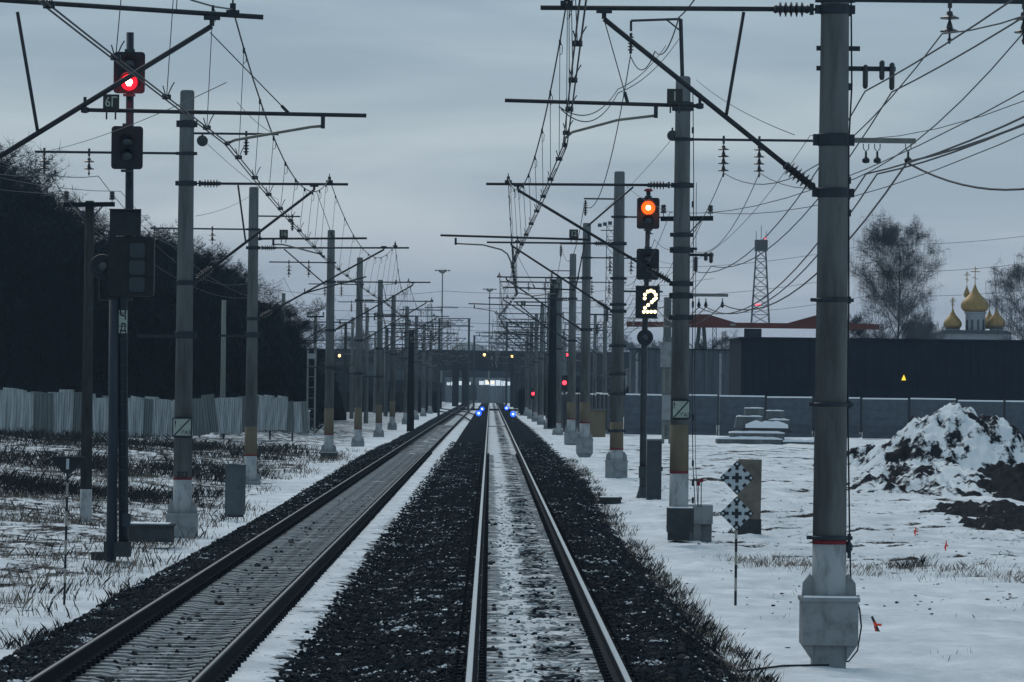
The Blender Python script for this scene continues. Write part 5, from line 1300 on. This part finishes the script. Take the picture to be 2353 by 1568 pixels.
for i in range(14):
    sd_ = 1 if i % 2 else -1; d = 330 + i * 27; X_ = (-11.5, 9.2)[i % 2] + random.uniform(-1, 1) + (-3 if i % 4 == 0 else 0)
    w0 = Vector((X_, d, -.3)); t = thing('yard_mast', 'slim concrete yard mast of the outer tracks on the ' + ('left', 'right')[i % 2] + ', ' + ORDN[i // 2] + ' going away', 'catenary mast', w0, 'slim masts of the outer yard tracks')
    MB().tube([(0, 0, 0), (0, 0, 10.0)], [.2, .14], 8).build('pole', CONC, t, smooth=True); s = -sd_
    MB().tube([(0, 0, 7.9), (s * 4.3, 0, 7.9)], .05, 5).build('cantilever_tube', TUBEC, t); MB().tube([(s * 3.6, 0, 7.8), (0, 0, 5.6)], .05, 5).build('strut', TUBEC, t)
    MB().tube([(s * 1.2, 0, 6.5), (s * 5.0, 0, 6.6)], .04, 5).build('registration_tube', TUBEC, t); MB().box((-s * 1.3, 0, 8.9), (2.6, .07, .07)).build('field_crossarm', STEEL, t)
    mm = MB(); [disc_string(mm, (-s * q, 0, 8.85), 3, .16, .14, 6) for q in (1.1, 2.3)]; mm.build('hanging_insulator', PORC, t)
# rigid portal crossbeams over the yard
for i, (pa, pb_, py, d, lab) in enumerate(((1010, 1078, 732, 600, 'short square steel portal over the left yard tracks'), (1165, 1235, 742, 560, 'square steel portal over the right yard tracks'), (890, 1010, 755, 480, 'long steel crossbeam portal over the left yard tracks'), (1090, 1290, 772, 640, 'low steel crossbeam portal spanning the right yard tracks'))):
    a = W(pa, py, d); b = W(pb_, py, d); t = thing('steel_portal', lab, 'portal', (a.x, d, -.3), 'steel portals of the yard'); w = b.x - a.x; h = a.z + .3
    for x_ in (0, w): MB().box((x_, 0, h / 2), (.28, .28, h)).build('leg', STEELG, t)
    m_ = MB(); m_.box((w / 2, 0, h), (w + .4, .12, .12)); m_.box((w / 2, 0, h - .9), (w + .2, .12, .12)); n_ = max(3, int(w / 1.2))
    for k in range(n_): m_.tube([(w * k / n_, 0, h), (w * (k + .5) / n_, 0, h - .9), (w * (k + 1) / n_, 0, h)], .04, 3)
    m_.build('crossbeam', STEEL, t)
# yard wires: many thin lines converging over the far yard
for i in range(22):
    x_ = random.choice([-12, -9.5, -6, -3.5, .6, 3.5, 7, 10]) + random.uniform(-.6, .6); z_ = random.uniform(5.9, 8.6)
    wire('yard_wire', 'thin yard wire among many converging above the distant tracks', 'wire', [Vector((x_, 300 + 10 * i, z_)), Vector((x_ + random.uniform(-.8, .8), 420, z_ + .1)), Vector((x_, 540, z_)), Vector((x_, 700, z_))], .9, .022, 'wires above the far yard')

# far turnout rails on the left
for i, (pa, pb_, lab) in enumerate((((1080, 962, 1052, 941), (900, 940), 'dark rail of the far turnout curving off left, nearer'), ((1090, 952, 1060, 938), (960, 936), 'dark rail of the far turnout curving off left, farther'))):
    a = W(pa[0], pa[1], 410 + i * 90); b = W(pa[2], pa[3], 560 + i * 60)
    pts = [Vector((a.x, a.y, -.1)), Vector((a.x - 1.2, (a.y + b.y) / 2, -.1)), Vector((a.x - 4.2, b.y, -.1)), Vector((a.x - 9, b.y + 90, -.1))]
    ob = MB().tube([p - pts[0] for p in pts], .08, 4).build('turnout_rail', RUST, loc=pts[0]); tag(ob, lab, 'rail', 'rails of the far turnout')

# ------------------------------------------------------------------ trees
def gen_tree(seed, H, spread, levels=5, twigs=7, weep=0.0, tw=.03, trunk_r=.22, density=1.0, low=.18):
    rn = random.Random(seed); limbs = MB(); tv = []; tf = []
    def quad(a, b, w):
        d = (b - a); s = d.cross(Vector((0, 1, 0)));
        if s.length < 1e-6: s = Vector((1, 0, 0))
        s.normalize(); s = s * w; s.rotate(Euler((0, 0, rn.uniform(-.7, .7))))
        i = len(tv); tv.extend([a - s, a + s, b]); tf.append((i, i + 1, i + 2))
    def grow(p, d, ln, r, lv):
        pts = [p]; rs = [r]; dd = d.copy(); n = 4 if lv < 2 else 3
        for k in range(n):
            dd = (dd + Vector((rn.gauss(0, .08), rn.gauss(0, .08), rn.gauss(.05 if lv < 2 else .04, .06) - weep * .22 * (lv >= 2))) ).normalized()
            pts.append(pts[-1] + dd * ln / n); rs.append(r * (1 - .55 * (k + 1) / n))
        if lv <= 2: limbs.tube(pts, rs, 6 if lv == 0 else 4, cap=False)
        else:
            for a, b, w in zip(pts[:-1], pts[1:], rs): quad(a, b + (b - a) * .15, max(w, tw * .6))
        if lv >= levels: 
            for k in range(twigs):
                a = pts[rn.randrange(len(pts))]; q = Vector((rn.gauss(0, 1), rn.gauss(0, 1), rn.gauss(.8, .6) - weep * 2.2)).normalized(); 
                b = a + q * rn.uniform(.35, .9) * ln * .8; quad(a, b, tw)
                if weep: quad(b, b + Vector((rn.gauss(0, .08), 0, -rn.uniform(.4, 1.4))), tw * .8)
            return
        nb = int((5 if lv == 0 else 4) * density + rn.random())
        for k in range(nb):
            u = rn.uniform(.35, 1.0) if lv > 0 else 0
            j = min(n - 1, int(u * n)); a = pts[j].lerp(pts[j + 1], u * n - j) if u < 1 else pts[-1]
            ax = Vector((rn.gauss(0, 1), rn.gauss(0, 1), 0)).normalized()
            nd = (dd * .55 + ax * rn.uniform(.4, .9) + Vector((0, 0, .18))).normalized()
            grow(a, nd, ln * rn.uniform(.5, .72), rs[j] * .55, lv + 1)
    # trunk
    tp = []; tr = []; p = Vector((0, 0, -.4)); n = 8
    for k in range(n + 1):
        tp.append(p.copy()); tr.append(trunk_r * (1 - .9 * k / n)); p += Vector((rn.gauss(0, .12), rn.gauss(0, .12), H * .92 / n))
    limbs.tube(tp, tr, 8, cap=False)
    nb = int(18 * density)
    for k in range(nb):
        u = low + (1 - low) * (k + rn.random()) / nb; j = min(n - 1, int(u * n)); a = tp[j].lerp(tp[j + 1], u * n - j)
        an = k * 2.4 + rn.uniform(-.4, .4); shape = math.sin(math.pi * min(1, max(.12, (u - low * .5) / (1.04 - low * .5)))) ** .7
        d = Vector((math.cos(an), math.sin(an), rn.uniform(.5, 1.1) + u * .6)).normalized()
        grow(a, d, spread * (.35 + .75 * shape) * rn.uniform(.8, 1.1), tr[j] * .45, 1)
    me = bpy.data.meshes.new('crown'); me.from_pydata(tv, [], tf); me.update()
    return limbs, me
def tree_proto(seed, mats, **kw):
    lb, me = gen_tree(seed, **kw); tm = lb.mesh('trunk', mats[0]); me.materials.append(mats[1]); return tm, me
def plant_tree(proto, loc, sc_, rz, label, group, name='bare_tree', cat='tree'):
    t = thing(name, label, cat, loc, group, rz); t.scale = sc_
    for nm, me in (('trunk', proto[0]), ('crown', proto[1])):
        o = bpy.data.objects.new(nm, me); COL.objects.link(o); o.parent = t
    return t
dense = [tree_proto(s, (BARK, TWIG), H=15, spread=4.2, levels=4, twigs=15, tw=.014, density=1.05, low=.12) for s in (3, 8, 21)]
outline = [(-120, 380), (0, 412), (60, 462), (150, 495), (215, 540), (300, 560), (350, 552), (450, 575), (530, 625), (580, 680), (650, 712), (700, 790), (740, 850)]
def top_at(px):
    for (a, ya), (b, yb) in zip(outline[:-1], outline[1:]):
        if a <= px <= b: return ya + (yb - ya) * (px - a) / (b - a)
    return outline[0][1] if px < outline[0][0] else 850
ORD = ['first', 'second', 'third', 'fourth', 'fifth', 'sixth', 'seventh', 'eighth', 'ninth', 'tenth', 'eleventh', 'twelfth', 'thirteenth', 'fourteenth', 'fifteenth']
tl = ['bare leafless tree of the dark wood behind the left fence, standing at the front', 'bare leafless tree of the dark wood behind the left fence, standing farther back']
for k in range(30):
    row = k % 2; px = -140 + k * 29 + random.uniform(-12, 12); d = (300, 335)[row] + random.uniform(-12, 12)
    T = W(px, top_at(min(735, px)) + random.uniform(14, 34) + (0 if row else 10), d); zg_ = ground(T.x, d, False)
    h = T.z - zg_; s = h / 15.0
    plant_tree(dense[k % 3], (T.x, d, zg_), (max(.7, s) * 1.05, max(.7, s), s), random.uniform(0, 6.28), 'dark bare tree of the left wood, ' + ORD[k // 2] + ' from the left in its ' + ('front', 'back')[row] + ' row', 'trees of the wood behind the left fence')
# dense dark interior of the wood: a thicket, irregular
vs = []; fs = []
for k in range(60000):
    px = random.uniform(-150, 735); d = random.uniform(285, 360); T = W(px, top_at(px) + 40, d); z0 = -.3
    z_ = z0 + (T.z - z0) * random.random() ** .8; x_ = T.x + random.gauss(0, .4); ln_ = random.uniform(.4, 1.3); a = random.gauss(0, .7); w_ = random.uniform(.012, .05)
    i = len(vs); vs += [(x_ - w_, d, z_), (x_ + w_, d + random.uniform(-.2, .2), z_), (x_ + math.sin(a) * ln_, d + random.gauss(0, .3), z_ + math.cos(a) * ln_)]; fs.append((i, i + 1, i + 2))
me = bpy.data.meshes.new('thicket'); me.from_pydata(vs, [], fs); me.materials.append(TWIG); me.update()
o = bpy.data.objects.new('thicket', me); COL.objects.link(o); tag(o, 'dense dark thicket filling the wood behind the left fence', 'thicket', kind='stuff')
# dark rising bank behind the wood
pb = []
for k in range(60):
    px = -400 + k * 19.6; T = W(px, top_at(min(735, px)) + 62 + 12 * math.sin(k * 1.7) + random.uniform(-6, 6), 372); pb.append((T.x, T.z))
vs = []; fs = []
for (x_, z_) in pb:
    z_ = max(z_, 3.0)
    for yy, zz in ((366, -.5), (370, z_ * .55), (374, z_), (392, z_ + .2), (420, -.5)): vs.append((x_, yy + random.uniform(-1, 1), zz))
for k in range(59):
    for j in range(4): fs.append((k*5+j, (k+1)*5+j, (k+1)*5+j+1, k*5+j+1))
me = bpy.data.meshes.new('wooded_hill'); me.from_pydata(vs, [], fs); me.materials.append(mat('dark_wood_mass', (.012, .020, .030), .95, .4, .8, .8, 1.5)); me.update()
o = bpy.data.objects.new('wooded_hill', me); COL.objects.link(o); tag(o, kind='structure')

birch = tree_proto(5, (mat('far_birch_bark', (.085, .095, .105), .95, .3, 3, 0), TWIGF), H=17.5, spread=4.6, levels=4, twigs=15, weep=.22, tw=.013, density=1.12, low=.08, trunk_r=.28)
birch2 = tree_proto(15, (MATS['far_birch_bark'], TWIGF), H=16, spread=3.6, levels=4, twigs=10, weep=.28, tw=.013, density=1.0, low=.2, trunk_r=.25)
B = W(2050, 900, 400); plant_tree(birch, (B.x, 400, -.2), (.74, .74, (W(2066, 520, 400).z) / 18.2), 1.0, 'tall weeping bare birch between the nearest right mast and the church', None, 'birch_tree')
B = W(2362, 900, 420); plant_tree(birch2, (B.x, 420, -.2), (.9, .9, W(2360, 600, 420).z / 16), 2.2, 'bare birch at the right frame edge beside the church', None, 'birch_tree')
for i, (px, pyt, d, lab) in enumerate(((1600, 790, 470, 'bare hazy tree behind the depot, left of the radio tower'), (1660, 775, 500, 'bare hazy tree behind the depot, directly left of the warehouse'), (1960, 735, 450, 'small bare tree left of the birch over the warehouse roof'), (2140, 745, 450, 'small bare tree right of the birch over the warehouse roof'), (2005, 745, 460, 'short bare tree at the left foot of the birch'), (2095, 742, 460, 'short bare tree at the right foot of the birch'),
        (790, 775, 830, 'bare tree above the left half of the far bridge, leftmost'), (830, 770, 840, 'bare tree above the far bridge behind the fourth left mast'), (1500, 790, 830, 'bare bush-like tree behind the amber signal'), (1440, 785, 835, 'low bare tree behind the third right mast'), (1350, 790, 850, 'low bare tree behind the fourth right mast'))):
    B = W(px, 900, d); T = W(px, pyt, d); plant_tree(birch2 if i % 2 else dense[i % 3], (B.x, d, -.3), (T.z / 18, T.z / 18, T.z / 15.6), i * 1.3, lab, 'far bare trees')
# dark embankments and depot stuff below the bridge left and right (distant hedge)
def hedge(name, label, x0, x1, d, h, n, mm):
    vs = []; fs = []
    for k in range(n):
        x_ = random.uniform(x0, x1); y_ = d + random.uniform(0, 14); hh_ = h * (.75 + .35 * noise.noise(Vector((x_ * .2, 0, 1)))) * 1.0; z_ = -.4 + hh_ * random.random() ** .75; ln_ = random.uniform(.4, 1.3); a = random.gauss(0, .7); w_ = random.uniform(.04, .16)
        i = len(vs); vs += [(x_ - w_, y_, z_), (x_ + w_, y_ + .1, z_), (x_ + math.sin(a) * ln_, y_, z_ + math.cos(a) * ln_)]; fs.append((i, i + 1, i + 2))
    me = bpy.data.meshes.new(name); me.from_pydata(vs, [], fs); me.materials.append(mm); me.update(); o = bpy.data.objects.new(name, me); COL.objects.link(o); return tag(o, label, 'hedge', kind='stuff')
hedge('scrub', 'dark scrub on the left side below the far bridge', W(640, 900, 560).x, W(1005, 900, 560).x, 560, 2.6, 9000, TWIG)
hedge('scrub', 'dark scrub on the right side below the far bridge', W(1195, 900, 520).x, W(1600, 900, 520).x, 520, 3.6, 9000, TWIG)
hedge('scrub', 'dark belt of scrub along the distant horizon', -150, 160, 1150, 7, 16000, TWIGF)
vs = []; fs = []
for sgn, xa, xb in ((1, -260, 300),):
    o_ = len(vs); n = 90
    for k in range(n):
        x_ = xa + (xb - xa) * k / (n - 1); e_ = 1
        for yy, zz in ((1060, -.6), (1072, 7.5 * e_ + noise.noise(Vector((x_ * .1, 0, 0))) * 1.2), (1090, 8.4 * e_), (1130, -.6)): vs.append((x_, yy, zz))
    for k in range(n - 1):
        for j in range(3): fs.append((o_+k*4+j, o_+(k+1)*4+j, o_+(k+1)*4+j+1, o_+k*4+j+1))
me = bpy.data.meshes.new('embankment'); me.from_pydata(vs, [], fs); me.materials.append(MATS['dark_wood_mass']); me.update()
o = bpy.data.objects.new('embankment', me); COL.objects.link(o); tag(o, kind='structure')
# dark blocks under the bridge (yard sheds)
for i, (pa, pb_, pt, pbm, d, lab, mm) in enumerate(((700, 860, 868, 960, 640, 'dark low shed under the left end of the far bridge', ROOFG), (870, 1015, 880, 950, 700, 'dark shed beside the left yard tracks', ROOFG), (1250, 1440, 872, 950, 640, 'dark low shed under the right end of the far bridge', ROOFG), (1180, 1250, 860, 940, 720, 'dark shed just right of the far tracks', ROOFG), (1440, 1520, 850, 920, 560, 'grey shed behind the amber signal', GREYB))):
    a = W(pa, pbm, d); b = W(pb_, pt, d); w = b.x - a.x; h = b.z + .4; t = thing('yard_shed', lab, 'shed', (a.x, d, -.4))
    MB().box((w / 2, 3, h / 2), (w, 6, h)).build('wall', mm, t); MB().prism([(-.3, h), (w + .3, h), (w * .5, h + .6)], -.3, 6.3).build('roof', mm, t)
    for k in range(int(w / 2)): MB().box((1 + k * 2, -.02, h * .55), (.8, .06, .9)).build('window', LENS, t)
# grey-white snow bank & bufferbeam across far end of line
p = W(1110, 938, 640)
o = MB().box((0, 0, 0), (9.5, .5, .35)).build('crossing_beam', ROOFG, loc=(W(1126, 938, 640).x - .3, 640, W(1110, 942, 640).z)); tag(o, 'dark low beam lying across the far end of the tracks', 'beam')
